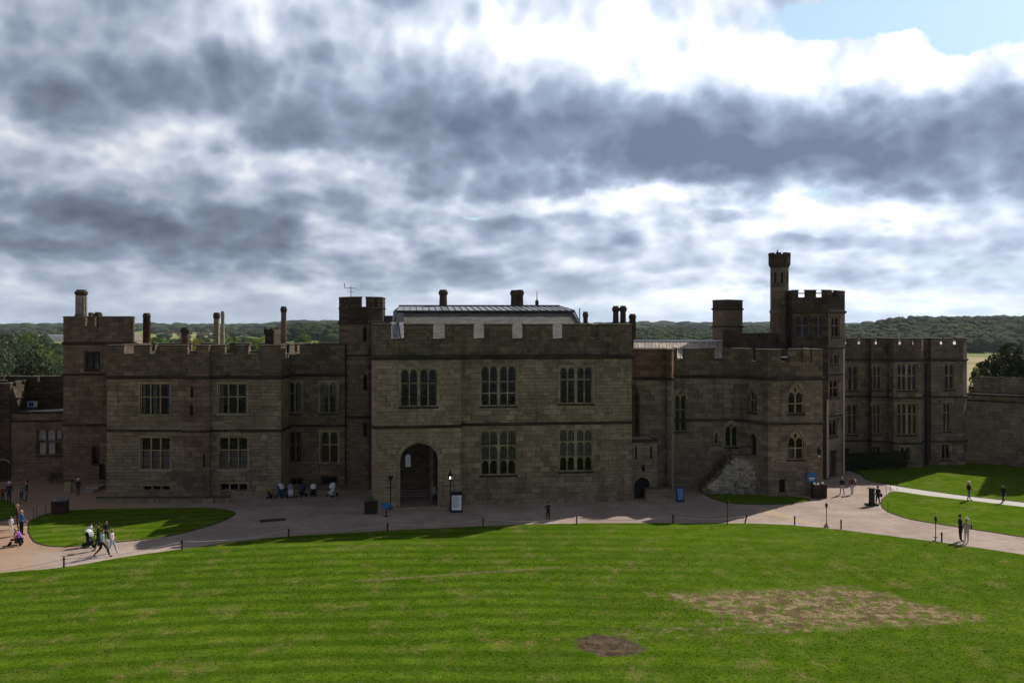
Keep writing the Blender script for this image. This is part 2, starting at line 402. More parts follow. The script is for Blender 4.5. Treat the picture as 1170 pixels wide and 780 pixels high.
class Pl:
    """vertical wall plane from A to B (left to right seen from outside)"""
    def __init__(s, A, B):
        s.A = Vector(A); s.B = Vector(B); d = s.B - s.A; s.L = d.length; s.u = d / s.L; s.n = Vector((-s.u.y, s.u.x))
        s.m0 = s.m1 = 0.0
    def w(s, u, y, z): q = s.A + s.u * u + s.n * y; return Vector((q.x, q.y, z))
    def uz(s, px, py=376.0):
        rx = (px - CX) / F
        k = (rx * s.A.y - s.A.x) / (s.u.x - rx * s.u.y)
        t = s.A.y + k * s.u.y
        return k, H - (py - Y0) / F * t

def extrude2d(mb, pl, outer, holes, y0, y1, mi=0, miter=True, back=True):
    """polygon with holes in (u,z) of a plane, extruded inwards from y0 to y1; ends mitred"""
    rings = [outer] + holes
    tris = tessellate_polygon([[Vector((u, z, 0)) for u, z in r] for r in rings])
    flat = [p for r in rings for p in r]; n = len(flat)
    def mu(u, y):
        if not miter: return u
        if u <= 1e-4: return u + pl.m0 * y
        if u >= pl.L - 1e-4: return u - pl.m1 * y
        return u
    vs = [pl.w(mu(u, y0), y0, z) for u, z in flat] + [pl.w(mu(u, y1), y1, z) for u, z in flat]
    fs = [tuple(t) for t in tris]
    if back: fs += [tuple(i + n for i in reversed(t)) for t in tris]
    k = 0
    for r in rings:
        for i in range(len(r)):
            a, b = k + i, k + (i + 1) % len(r); fs.append((a, b, b + n, a + n))
        k += len(r)
    mb.add(vs, fs, mi)
def strip(mb, pl, z0, z1, proud, deep=.03, u0=None, u1=None, chamfer=True, mi=0):
    a = 0 if u0 is None else u0; b = pl.L if u1 is None else u1
    e0 = pl.m0 if u0 is None else 0; e1 = pl.m1 if u1 is None else 0
    zc = z0 + (z1 - z0) * (.45 if chamfer else 0)
    prof = [(deep, z0), (-proud * (.35 if chamfer else 1), z0), (-proud, zc), (-proud, z1 - (z1 - z0) * .15), (deep, z1)]
    vs = []
    for y, z in prof: vs.append(pl.w(a + e0 * y, y, z))
    for y, z in prof: vs.append(pl.w(b - e1 * y, y, z))
    n = len(prof); fs = [(i, (i + 1) % n, (i + 1) % n + n, i + n) for i in range(n)] + [tuple(range(n)), tuple(range(2 * n - 1, n - 1, -1))]
    mb.add(vs, fs, mi)

def arch_top(u0, u1, zs, rise, kind, n=7):
    """points from right springing over the apex to left springing"""
    c = (u0 + u1) / 2; h = (u1 - u0) / 2; out = []
    for i in range(2 * n + 1):
        t = 1 - i / n
        if kind == 'round': z = math.sqrt(max(0, 1 - t * t))
        elif kind == 'tudor': z = .72 * (1 - abs(t) ** 3.2) ** .6 + .28 * (1 - abs(t))
        else: z = math.sqrt(max(0, 1 - abs(t))) * .6 + .4 * (1 - abs(t) ** 2.2)
        out.append((c + t * h, zs + rise * z))
    return out
def shape(u0, z0, u1, z1, kind, rise):
    if kind == 'rect': return [(u0, z0), (u1, z0), (u1, z1), (u0, z1)]
    return [(u0, z0), (u1, z0)] + arch_top(u0, u1, z1 - rise, rise, kind)

def window(parent, pl, s):
    """builds one window (dressed stone frame + sub-parts) and returns the hole to cut in the wall"""
    x0, y0, x1, y1 = s['r']; xm = (x0 + x1) / 2; ym = (y0 + y1) / 2
    u0 = pl.uz(x0)[0]; u1 = pl.uz(x1)[0]; z1 = pl.uz(xm, y0)[1]; z0 = pl.uz(xm, y1)[1]
    kind = s.get('kind', 'rect'); w = u1 - u0; rise = s.get('rise', .55) * w if kind != 'rect' else 0
    hole = shape(u0, z0, u1, z1, kind, rise)
    tr = s.get('trim', 'trim'); nm = s.get('name', 'window')
    dep = s.get('dep', .14)
    if s.get('slit'):
        mb = MB(); extrude2d(mb, pl, shape(u0 - .01, z0 - .01, u1 + .01, z1 + .01, 'rect', 0), [], .3, .34, miter=False)
        mb.build('arrow_slit', 'void', parent); return hole
    if s.get('door'):
        mb = MB(); e = .01
        extrude2d(mb, pl, shape(u0 - e, z0 - e, u1 + e, z1 + e, kind, rise), [], .28, .36, miter=False)
        d = mb.build('door', s.get('mat', 'wood_dark'), parent)
        mb = MB(); k = 3
        for i in range(k):
            a = u0 + (u1 - u0) * (i + .5) / k
            mb.add([pl.w(a - .012, .26, z0), pl.w(a + .012, .26, z0), pl.w(a + .012, .26, z1 - rise), pl.w(a - .012, .26, z1 - rise)], [(0, 1, 2, 3)])
        mb.build('door_batten', 'iron', d)
    else:
        fm = s.get('fm', .09); c = s.get('cols', 3); mw = s.get('mw', .11); mid = s.get('mid', 0)
        ows = s.get('rows', []); zb = [z0 + fm] + sorted(pl.uz(xm, q)[1] for q in ows) + [z1 - fm]
        tot = (w - 2 * fm - mw * (c - 1) - mid) / c; holes = []
        us = []; a = u0 + fm
        for i in range(c):
            us.append((a, a + tot)); a += tot + mw + (mid if i == c // 2 - 1 else 0)
        nr = len(zb) - 1
        for (a, b) in us:
            for j in range(nr):
                lo = zb[j] + (.05 if j else 0); hi = zb[j + 1] - (.05 if j < nr - 1 else 0)
                if kind != 'rect' and j == nr - 1:
                    ce = (u0 + u1) / 2; far = max(abs(a - ce), abs(b - ce)) / (w / 2)
                    hi = min(hi, z1 - rise + rise * (1 - far ** 2.2) * .5 + .25 * rise)
                    if c == 1: hi = z1 - fm
                if (j == nr - 1 and s.get('la', True)) or (s.get('allarch')):
                    rr = min((b - a) * .55, (hi - lo) * .4)
                    if c == 1 and kind != 'rect': rr = rise * .92
                    holes.append([(a, lo), (b, lo)] + arch_top(a, b, hi - rr, rr, 'gothic' if kind == 'gothic' else 'round', 4))
                else: holes.append([(a, lo), (b, lo), (b, hi), (a, hi)])
        if kind == 'gothic' and c > 1:
            ce = (u0 + u1) / 2; zz = z1 - rise * .48; q = w * .11
            holes.append([(ce, zz - q * 1.3), (ce + q, zz), (ce, zz + q * 1.5), (ce - q, zz)])
        mb = MB(); e = .012
        outer = shape(u0 - e, z0 - e, u1 + e, z1 + e, kind, rise)
        extrude2d(mb, pl, outer, holes, dep, dep + .14, miter=False)
        d = mb.build(nm, tr, parent, label=s.get('label'))
        mb = MB(); gy = dep + .1
        mb.add([pl.w(u0, gy, z0), pl.w(u1, gy, z0), pl.w(u1, gy, z1 - rise * .5), pl.w(u0, gy, z1 - rise * .5)], [(0, 1, 2, 3)])
        if kind != 'rect':
            mb = MB(); extrude2d(mb, pl, shape(u0 - .004, z0 - .004, u1 + .004, z1 + .004, kind, rise), [], gy, gy + .004, miter=False, back=False)
        mb.build('glass_pane', 'glass', d)
        # leaded bars
        mb = MB(); k = max(1, int((zb[-1] - zb[0]) / .5)); a0 = us[0][0]; b0 = us[-1][1]; zt_ = z1 - rise * .6 if kind != 'rect' else zb[-1]
        for i in range(1, k):
            zz = zb[0] + (zb[-1] - zb[0]) * i / k
            if zz < zt_: mb.add([pl.w(a0, gy - .012, zz), pl.w(b0, gy - .012, zz), pl.w(b0, gy - .012, zz + .022), pl.w(a0, gy - .012, zz + .022)], [(0, 1, 2, 3)])
        for (a, b) in us:
            m_ = (a + b) / 2; mb.add([pl.w(m_ - .011, gy - .014, zb[0]), pl.w(m_ + .011, gy - .014, zb[0]), pl.w(m_ + .011, gy - .014, zt_), pl.w(m_ - .011, gy - .014, zt_)], [(0, 1, 2, 3)])
        if mb.v: mb.build('glazing_bar', 'iron', d)
        cu = s.get('curtain')
        if cu:
            for (i, lo, hi, f0, f1) in cu['at']:
                mb = MB()
                a, b = us[i]; zl = zb[0] + (zb[-1] - zb[0]) * lo; zh = zb[0] + (zb[-1] - zb[0]) * hi; ua = a + (b - a) * f0; ub = a + (b - a) * f1
                n = 6; vs = []
                for k in range(n + 1):
                    y = .42 + .03 * math.sin(k * 2.2); uu = ua + (ub - ua) * k / n
                    vs += [pl.w(uu, y, zl), pl.w(uu, y, zh)]
                mb.add(vs, [(2 * k, 2 * k + 2, 2 * k + 3, 2 * k + 1) for k in range(n)])
                mb.build(cu.get('name', 'curtain'), cu.get('mat', 'curtain'), d)
        if s.get('sill', True):
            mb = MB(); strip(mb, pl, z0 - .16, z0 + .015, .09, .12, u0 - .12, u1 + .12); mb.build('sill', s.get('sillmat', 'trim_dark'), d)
    if s.get('hood', kind != 'rect'):
        mb = MB(); q = .14
        if kind == 'rect':
            strip(mb, pl, z1 + .06, z1 + .2, .09, .03, u0 - .22, u1 + .22)
            strip(mb, pl, z1 - .30, z1 + .055, .08, .03, u0 - .22, u0 - .08, chamfer=False); strip(mb, pl, z1 - .30, z1 + .055, .08, .03, u1 + .08, u1 + .22, chamfer=False)
        else:
            o_ = arch_top(u0 - q, u1 + q, z1 - rise, rise + q, kind); i_ = arch_top(u0 - .02, u1 + .02, z1 - rise, rise + .02, kind)
            poly = o_ + list(reversed(i_)); extrude2d(mb, pl, poly, [], -.08, .03, miter=False)
        mb.build('hood_mould', s.get('hoodmat', tr), d)
    elif kind == 'rect' and not s.get('door'):
        mb = MB()   # thin dressed surround flush with the wall face, standing 4 mm proud
        t = .13; ring = [(u0 - t, z0 - .02), (u1 + t, z0 - .02), (u1 + t, z1 + t), (u0 - t, z1 + t)]
        extrude2d(mb, pl, ring, [[(u0 - .002, z0 + .03), (u1 + .002, z0 + .03), (u1 + .002, z1 + .002), (u0 - .002, z1 + .002)]], -.018, .02, miter=False)
        mb.build('surround', tr, d)
    return hole

def building(name, label, cat, foot, nf, zc, ztop, zgap, mat, pmat='parapet', wins=None, gaps=None, strings=(), plinth=.5, roof='lead_dark',
             rooflevel=None, group=None, nopar=(), edge_mat=None, corn=.34, cornp=.16, walls='wall', th=.5, pth=.42, closed_roof=True, base=-.3, corbel=False):
    wins = wins or {}; gaps = gaps or {}
    n = len(foot); pls = [Pl(foot[i], foot[(i + 1) % n]) for i in range(n)]
    for i in range(n):
        a = pls[i - 1].u; b = pls[i].u
        ang = math.atan2(a.x * b.y - a.y * b.x, a.dot(b)); t = math.tan(ang / 2)
        pls[i - 1].m1 = t; pls[i].m0 = t
    c = pls[0]
    rt = root(name, (c.A.x, c.A.y, 0), math.atan2(c.u.y, c.u.x) if nf != 'oct' else 0.0, label, cat, group)
    groups = {}
    for i, p in enumerate(pls):
        mt = (edge_mat or {}).get(i, mat); mb = groups.setdefault(mt, MB())
        holes = [window(rt, p, s) for s in wins.get(i, [])]
        extrude2d(mb, p, [(0, base), (p.L, base), (p.L, zc), (0, zc)], holes, 0, th)
    for mt, mb in groups.items(): mb.build(walls, mt, rt)
    # parapet and its coping
    mb = MB(); cp = MB()
    for i, p in enumerate(pls):
        if i in nopar: continue
        if i in gaps: gg = [(q[1], q[2]) if len(q) == 3 else tuple(sorted((p.uz(q[0])[0], p.uz(q[1])[0]))) for q in gaps[i]]
        else:
            k = max(1, round(p.L / 3.2)); pit = p.L / k; gg = [(pit * (j + .5) - .5, pit * (j + .5) + .5) for j in range(k)] if p.L > 2.2 else []
        gg = [(max(a, .02), min(b, p.L - .02)) for a, b in gg if b > .05 and a < p.L - .05]
        out = [(0, zc), (p.L, zc), (p.L, ztop)]
        for a, b in reversed(gg): out += [(b, ztop), (b, zgap), (a, zgap), (a, ztop)]
        out.append((0, ztop))
        extrude2d(mb, p, out, [], 0, pth)
        e = 0.0
        for a, b in gg:
            cop(cp, p, e, a, ztop, pth); cop(cp, p, a + .03, b - .03, zgap, pth, .05); e = b
        cop(cp, p, e, p.L, ztop, pth)
    if mb.v: mb.build('parapet', pmat, rt)
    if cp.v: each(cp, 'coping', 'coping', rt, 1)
    sc_ = MB()
    for p in pls: strip(sc_, p, zc - corn / 2, zc + corn / 2, cornp)
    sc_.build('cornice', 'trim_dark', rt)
    if strings:
        for z in strings:
            sc_ = MB()
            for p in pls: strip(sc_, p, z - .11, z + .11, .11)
            sc_.build('string_course', 'trim_dark', rt)
    if plinth:
        sc_ = MB()
        for i, p in enumerate(pls):
            if p.L > .6 and i < (nf if nf != 'oct' else n) and not any(q.get('door') or q.get('gate') for q in wins.get(i, [])): strip(sc_, p, -.25, plinth, .16, chamfer=False)
        if sc_.v: sc_.build('plinth', mat, rt)
    rl = zc + .03 if rooflevel is None else rooflevel
    poly = []
    for i, p in enumerate(pls): poly.append(p.w(p.m0 * .25, .25, rl))
    tr = tessellate_polygon([[Vector((q.x, q.y, 0)) for q in poly]])
    mb = MB(); mb.add(poly, [tuple(t) for t in tr]); mb.build('roof', roof, rt)
    return rt, pls
def cop(mb, p, a, b, z, th, over=.06, h=.12):
    if b - a < .05: return
    a2 = a - over if a > 1e-3 else 0; b2 = b + over if b < p.L - 1e-3 else p.L
    e0 = p.m0 if a <= 1e-3 else 0; e1 = p.m1 if b >= p.L - 1e-3 else 0
    vs = []
    for y, zz in ((-over, z), (-over, z + h * .6), (th / 2, z + h), (th + over, z + h * .6), (th + over, z)):
        vs += [p.w(a2 + e0 * y, y, zz), p.w(b2 - e1 * y, y, zz)]
    fs = [(2 * i, 2 * ((i + 1) % 5), 2 * ((i + 1) % 5) + 1, 2 * i + 1) for i in range(5)] + [(0, 2, 4, 6, 8), (9, 7, 5, 3, 1)]
    mb.add(vs, fs)
def octa(cx, cy, af, rot=0.0, n=8):
    """footprint of a regular octagon; first edge is the front-left one going right"""
    r = af / 2 / math.cos(math.pi / n); out = []
    for i in range(n):
        a = -math.pi / 2 - math.pi / n - 2 * math.pi / n + rot + i * 2 * math.pi / n
        out.append((cx + r * math.cos(a), cy + r * math.sin(a)))
    return out
def back_of(A, B, d):
    p = Pl(A, B); q = p.B + p.n * d; r = p.A + p.n * d; return (q.x, q.y), (r.x, r.y)
# ================================================================== BUILDINGS
def chimney(parent, px0, px1, ytop, ybot, Y, mat, name='chimney', cap=None, n=8, flute=False, label=None, capr=1.15, base=None, zb=None):
    """round or polygonal stack with a moulded cap, standing on a roof; sizes read off the photograph"""
    X = ((px0 + px1) / 2 - CX) / F * Y; r = (px1 - px0) / 2 / F * Y / capr; z1 = zat(ytop, Y); z0 = zb if zb is not None else zat(ybot, Y) - .4
    h = z1 - z0; mb = MB()
    prof = [(r * 1.25, z0), (r * 1.25, z0 + .3), (r * .98, z0 + .45), (r * .9, z1 - .6), (r * capr, z1 - .45), (r * capr, z1 - .12), (r * .85, z1)]
    mb.lathe(prof[:4] + [(r * .9, z1 - .58)], n, (X, Y), rot=R(22.5))
    if flute:
        for i in range(n):
            a = R(22.5) + 2 * math.pi * i / n
            mb.tube([(X + r * .9 * math.cos(a), Y + r * .9 * math.sin(a), z0 + .4), (X + r * .9 * math.cos(a), Y + r * .9 * math.sin(a), z1 - .6)], r * .16, 6)
    o = mb.build(name, mat, parent, label=label)
    mb = MB(); mb.lathe([(r * .95, z1 - .58), (r * capr, z1 - .42), (r * capr, z1 - .2), (r * .9, z1 - .12), (r * .9, z1)], n, (X, Y), rot=R(22.5))
    mb.build('chimney_cap', cap or mat, o)
    if base:
        mb = MB(); w = base; mb.box(X - w, Y - w * .8, z0 - .8, X + w, Y + w * .8, z0 + .2); mb.build('chimney_base', mat, o)
    return o

W4 = dict(cols=4, mid=.16, mw=.10)
# ---------------------------------------------------------------- the hall (centre)
A, Bp = P(430.5, 73.3), P(527, 74.35)
C1 = P(527, 74.8); D = P(722, 76.6)
pl_ = Pl(A, D); e0, e1 = back_of(A, D, 15)
foot = [P(424.6, 74.6), A, Bp, (Bp[0] - .02, C1[1]), D, e0, (e1[0] + .3, e1[1])]
z_c, z_t, z_g = 12.62, 15.38, 14.12
def cur(*a, **k): return dict(at=a, **k)
blinds = cur(*[(i, .36, 1.0, 0, 1) for i in range(4)], mat='blind', name='blind')
wins = {
 1: [dict(r=(457.5, 421, 499.5, 464.5), rows=[437.6], label='tall four-light window with pale stone mullions', **W4),
     dict(r=(457.2, 505.5, 500.3, 580.4), kind='tudor', rise=.36, gate=True, door_open=True)],
 3: [dict(r=(549.5, 417.5, 590, 463.8), rows=[436, 449], **W4),
     dict(r=(639.5, 418.8, 677, 461), rows=[433.5], **W4),
     dict(r=(549.5, 492, 590, 542.5), rows=[509, 525.3], allarch=True, curtain=blinds, **W4),
     dict(r=(639, 490.5, 677, 538.3), rows=[504.5, 521.3], allarch=True, curtain=blinds, **W4)]}
gate = wins[1].pop()
gaps = {0: [], 1: [(447.2, 461.5), (495, 508.5)], 2: [], 3: [(541.2, 553.4), (585.5, 597.4), (631.6, 643.2), (674.6, 685.6)]}
# the entrance arch is cut by hand: a hole, mouldings round it and a vaulted passage behind
_win = window
def window(parent, pl, s):
    if not s.get('gate'): return _win(parent, pl, s)
    x0, y0, x1, y1 = s['r']; u0 = pl.uz(x0)[0]; u1 = pl.uz(x1)[0]; z1 = pl.uz(478, y0)[1]; z0 = .03
    rise = .42 * (u1 - u0)
    for k, (q, pr, nm) in enumerate(((.30, -.07, 'arch_moulding'), (.13, -.13, 'inner_arch_moulding'))):
        mb = MB()
        o_ = [(u1 + q, .03)] + arch_top(u0 - q, u1 + q, z1 - rise, rise + q, 'tudor', 12) + [(u0 - q, .03)]
        q2 = .14 if k == 0 else 0.006
        i_ = [(u1 + q2, .03)] + arch_top(u0 - q2, u1 + q2, z1 - rise, rise + q2, 'tudor', 12) + [(u0 - q2, .03)]
        extrude2d(mb, pl, o_ + list(reversed(i_)), [], pr, .04, miter=False); mb.build(nm, 'trim', parent)
    for fa, fb in ((u0 - .75, u0 - .31), (u1 + .31, u1 + .75)): mb = MB(); strip(mb, pl, -.1, .5, .22, .03, fa, fb); mb.build('arch_foot', 'trim', parent)
    mb = MB()   # passage side walls, vault and back wall
    d0, d1 = .52, 6.5; a = u0 - .5; b = u1 + .5
    for uu in (a, b): mb.add([pl.w(uu, d0, 0), pl.w(uu, d1, 0), pl.w(uu, d1, z1 + .2), pl.w(uu, d0, z1 + .2)], [(0, 1, 2, 3)])
    mb.add([pl.w(a, d0, z1 + .2), pl.w(b, d0, z1 + .2), pl.w(b, d1, z1 + .2), pl.w(a, d1, z1 + .2)], [(0, 1, 2, 3)])
    wu0, wz1 = Pl(tuple(pl.w(0, d1, 0))[:2], tuple(pl.w(1, d1, 0))[:2]).uz(463.3, 518.5); wu1, wz0 = Pl(tuple(pl.w(0, d1, 0))[:2], tuple(pl.w(1, d1, 0))[:2]).uz(469.2, 533.3)
    hole = shape(wu0, wz0, wu1, wz1, 'tudor', .25)
    extrude2d(mb, pl, [(a, 0), (b, 0), (b, z1 + .2), (a, z1 + .2)], [hole], d1, d1 + .25, miter=False)
    # pillar and inner rib on the right-hand side of the passage
    q = u1 - .55; extrude2d(mb, pl, [(q, 0), (q + .35, 0), (q + .35, z1), (q, z1)], [], 2.6, 3.0, miter=False)
    pw = mb.build('passage_wall', 'hall', parent)
    mb = MB(); extrude2d(mb, pl, [(wu0 - .1, wz0 - .1), (wu1 + .1, wz0 - .1), (wu1 + .1, wz1 + .1), (wu0 - .1, wz1 + .1)], [], d1 + .12, d1 + .14, miter=False); mb.build('glowing_window', 'glow_pane', pw)  # self-glowing pane in place of daylight at the passage end
    mb = MB(); mb.add([pl.w(a, d0, .02), pl.w(b, d0, .02), pl.w(b, d1, .02), pl.w(a, d1, .02)], [(0, 1, 2, 3)])
    for k in range(3): extrude2d(mb, pl, [(a + .02, .02), (b - .02, .02), (b - .02, .18 + .16 * k), (a + .02, .18 + .16 * k)], [], 4.6 + .4 * k, 5.0 + .4 * k - .004, miter=False)
    mb.build('passage_floor', 'gravel', parent)
    mb = MB(); extrude2d(mb, pl, [(u0 - .55, -.1), (u1 + .55, -.1), (u1 + .55, .05), (u0 - .55, .05)], [], -.55, -.17, miter=False); mb.build('threshold_step', 'pale', parent)
    return [(u0, z0), (u1, z0)] + arch_top(u0, u1, z1 - rise, rise, 'tudor', 12)
wins[1].append(gate)
hall, hp = building('castle_hall', 'large central sandstone block with the entrance arch and a glazed slate roof behind its battlements', 'castle hall',
                    foot, 4, z_c, z_t, z_g, 'hall', 'parapet', wins, gaps, strings=(), plinth=.42, rooflevel=12.9,
                    edge_mat={0: 'trim', 1: 'hall_green', 2: 'hall_green'}, corn=.42, cornp=.2)
mb = MB()
for i, (za) in enumerate((6.72, 6.78, 6.82, 6.86)): strip(mb, hp[i], za - .13, za + .13, .12)
mb.build('string_course', 'trim_dark', hall)
# roof: slate slope, lead band, glazed ridge
Yf, Ym, Yr, Yb = 81.0, 86.4, 90.6, 95.0
def roofpt(px, Y, z): return ((px - CX) / F * Y, Y, z)
zf, zm, zr = zat(393, Yf), zat(356.6, Ym), zat(349.8, Yr)
mb = MB()
xl0, xl1 = 462.0, 455.0
mb.add([roofpt(462, Yf, zf), roofpt(676, Yf, zf), roofpt(655, Ym, zm), roofpt(461, Ym, zm)], [(0, 1, 2, 3)])
mb.add([roofpt(676, Yf, zf), roofpt(655, Ym, zm), roofpt(650, Yb + 4, zm), roofpt(668, Yb + 8, zf)], [(0, 1, 2, 3)])
rf = mb.build('main_roof', 'slate', hall)
mb = MB()
mb.add([roofpt(453.4, Ym - .1, zm + .16), roofpt(656, Ym - .1, zm + .16), roofpt(639, Yr, zr), roofpt(456, Yr, zr)], [(0, 1, 2, 3)])
mb.add([roofpt(656, Ym - .1, zm + .16), roofpt(639, Yr, zr), roofpt(648, Yb, zm + .16)], [(0, 1, 2)])
mb.build('skylight_glazing', 'skylight', rf)
mb = MB()
n = 27
for i in range(n + 1):
    f = i / n; a = Vector(roofpt(453.4 + (656 - 453.4) * f, Ym - .12, zm + .19)); b = Vector(roofpt(456 + (639 - 456) * f, Yr, zr + .04)); mb.tube([a, b], .045, 4)
mb.build('glazing_rib', 'lead_dark', rf)
mb = MB(); mb.tube([roofpt(453, Ym - .2, zm + .06), roofpt(657, Ym - .2, zm + .06)], .13, 6); mb.tube([roofpt(455.5, Yr, zr + .05), roofpt(639.5, Yr, zr + .05)], .09, 6)
mb.tube([roofpt(656, Ym - .1, zm + .1), roofpt(676, Yf, zf)], .09, 6)
mb.build('roof_gutter', 'lead_dark', rf)
mb = MB()   # west gable end and the flat lead below it
mb.add([roofpt(461.6, 84, zat(370.5, 84)), roofpt(461, Ym, zm), roofpt(453.6, Ym, zm + .1), roofpt(456, Yr, zr), roofpt(449.2, Yb, zat(355.5, Yb)), roofpt(449.2, Yb, zat(370.5, 84) - .6)], [(0, 1, 2, 3, 4, 5)])
mb.build('roof_gable', 'lead_dark', rf)
mb = MB(); mb.box(*roofpt(437.5, 84.1, 13.5), *roofpt(452, 86.3, zat(360.5, 84))); mb.build('roof_hatch', 'lead_dark', hall)
mb = MB(); mb.add([roofpt(444, 79.5, 12.95), roofpt(463, 79.5, 12.95), roofpt(462.0, 83.9, zat(368, 83.9)), roofpt(446, 83.9, zat(368, 83.9))], [(0, 1, 2, 3)])
mb.build('lead_flat', 'lead_pale', hall)
mb = MB(); mb.tube([roofpt(459.6, 79.6, 13.2), roofpt(454.8, 83.8, zat(367, 83.8))], .09, 6); mb.build('roof_pipe', 'iron', hall)
for (a, b, c_, d_, kind) in ((544.8, 552.5, 373.5, 384, 0), (632.2, 638, 373.5, 381.5, 1)):
    Yq = 83.2; mb = MB(); z0 = zat(d_, Yq); z1 = zat(c_, Yq)
    q = [roofpt(a, Yq, z0), roofpt(b, Yq, z0), roofpt(b - 2, Yq + .9, z1), roofpt(a + 2.5, Yq + .9, z1)]
    mb.add(q + [(x, y + .5, z - .9) for x, y, z in q], [(0, 1, 2, 3), (0, 1, 5, 4), (1, 2, 6, 5), (2, 3, 7, 6), (3, 0, 4, 7)]); d = mb.build('roof_light', 'white' if kind else 'iron', hall)
    mb = MB(); x0_, x1_ = (a + 2.8, b - .3) if not kind else (a + .8, b - .8)
    mb.add([roofpt(x0_, Yq - .04, z0 + .1), roofpt(x1_, Yq - .04, z0 + .1), roofpt(x1_ - 1.2, Yq + .8, z1 - .05), roofpt(x0_ + 1, Yq + .8, z1 - .05)], [(0, 1, 2, 3)]); mb.build('roof_light_pane', 'paper' if not kind else 'skylight', d)
chimney(hall, 500.8, 512, 331, 350.5, 91.5, 'black', n=10)
chimney(hall, 582.6, 592.8, 331.4, 350.8, 92, 'black', n=10); chimney(hall, 589.0, 599, 331.1, 350.8, 92.15, 'black', n=10)
chimney(hall, 665.5, 672.4, 356, 371, 86, 'black', n=8)
chimney(hall, 699.2, 708, 349.5, 371, 84, 'black', n=10, capr=1.25); chimney(hall, 707.4, 716.3, 349.3, 371, 84, 'black', n=10, capr=1.25)
mb = MB(); mb.box(*roofpt(697, 82.8, 13), *roofpt(719.5, 85.5, zat(369, 84))); mb.build('chimney_base', 'black', hall)
chimney(hall, 718.3, 727, 358.5, 392, 88, 'black', n=8, flute=True)
mb = MB(); mb.tube([roofpt(662.3, 86, 13), roofpt(662.3, 86, zat(352, 86))], .05, 6); mb.build('flue_pole', 'iron', hall)
mb = MB(); mb.lathe([(.06, zr), (.18, zr + .2), (.2, zr + .55), (.05, zr + .75), (.03, zr + 1.6)], 8, ((613.5 - CX) / F * 92, 92)); mb.build('roof_finial', 'iron', hall)

# ---------------------------------------------------------------- octagonal stair turret
cx_, cy_ = P(414.0, 84.0)
ft = octa(cx_, cy_, 4.15)
pt = [Pl(ft[i], ft[(i + 1) % 8]) for i in range(8)]
wins = {1: [dict(r=(414.5, 374, 419, 390), slit=True), dict(r=(415, 428.5, 419.5, 445.5), slit=True), dict(r=(415, 483.5, 419.5, 499), slit=True)]}
turret, tp = building('stair_turret', 'octagonal stair turret with a battlemented crown, tight against the left side of the central hall', 'turret', ft, 'oct', 15.62, 17.95, 17.0,
                      'tower', 'black', wins, {0: [(394.6, 397.2)], 1: [(412.8, 418.0)], 2: [(428.2, 430.8)], 3: [], 4: [(427.2, 431.8)], 5: [(411.6, 419.2)], 6: [(393.5, 398.6)], 7: []}, strings=(12.55, 6.75, ), plinth=.6, corn=.3, cornp=.12)
mb = MB()
for i in range(8): strip(mb, tp[i], 16.9, 17.05, .08)
mb.build('crown_moulding', 'black', turret)
# ---------------------------------------------------------------- west wing, two storeys over a basement
def win3(r, rows, **k): return dict(r=r, cols=3, mw=.12, rows=rows, la=False, **k)
S, T = P(122, 79), P(321, 79)
e0, e1 = back_of(S, T, 11)
foot = [S, P(206.5, 79), P(209.5, 78.4), P(238.5, 78.4), P(241.5, 79), T, e0, e1]
drape = cur((0, 0, 1, 0, .3), (1, 0, 1, .1, .55), (2, 0, 1, .7, 1))
net = cur((0, 0, .55, .05, .95), (1, 0, .55, .05, .95), (2, 0, .55, .05, .95), mat='curtain')
wins = {
 0: [win3((160, 438, 194, 474), [453.5], curtain=drape, sillmat='trim'), win3((160.5, 499.5, 194.5, 536.5), [514.5], curtain=net, sillmat='pale'),
     dict(r=(162.5, 554.5, 194.5, 565.2), cols=3, mw=.16, la=False, sill=False, name='basement_window')],
 2: [dict(r=(217.6, 441, 220.8, 454.5), slit=True), dict(r=(217.0, 462.5, 220.5, 474.5), slit=True), dict(r=(231.6, 518.5, 234, 533), slit=True)],
 4: [win3((249.5, 438, 282, 473), [453.2], curtain=cur((0, 0, 1, 0, .35), (2, 0, 1, .75, 1)), sillmat='pale'), win3((250, 499.5, 283, 536), [514], curtain=net, sillmat='pale'),
     dict(r=(251, 552, 283, 562.5), cols=3, mw=.16, la=False, sill=False, name='basement_window')]}
gaps = {0: [(141.8, 152.8), (171.2, 180.4)], 1: [], 2: [(214.3, 225)], 3: [], 4: [(257, 269.8), (283.8, 296.8)], 5: [('u', 2, 3), ('u', 5, 6)], 6: [('u', k, k + 1) for k in (2, 5, 8, 11)]}
west, wp = building('west_wing', 'long two-storey wing left of the octagonal turret with two columns of three-light windows', 'castle wing',
                    foot, 6, 10.66, 13.5, 12.7, 'wing', 'parapet', wins, gaps, strings=(5.85,), plinth=.55, corn=.3, edge_mat={2: 'tower', 5: 'trim'})
mb = MB(); p5 = wp[4]; a, z = p5.uz(302); extrude2d(mb, p5, [(a - .32, zat(502, 79)), (a + .32, zat(502, 79)), (a + .32, zat(498, 79)), (a, zat(495.5, 79)), (a - .32, zat(498, 79))], [], -.12, .02, miter=False)
mb.build('wall_plaque', 'pale', west)
chimney(west, 243.6, 251.6, 357, 396, 84, 'trim', n=6, capr=1.12, cap='black'); chimney(west, 252.2, 256.8, 355.5, 396, 85, 'pale', n=6, capr=1.1, label='slim pale stone chimney')
chimney(west, 206.3, 216.6, 374, 398, 83, 'mixed_brick', n=8, capr=1.2, cap='black')
chimney(west, 320.4, 328, 350, 402, 84, 'tower', n=8, capr=1.15, cap='black')
mb = MB(); mb.box(*roofpt(303, 85, 10.5), *roofpt(320.6, 87.5, zat(376.5, 85))); hb = mb.build('chimney_block', 'black', west)
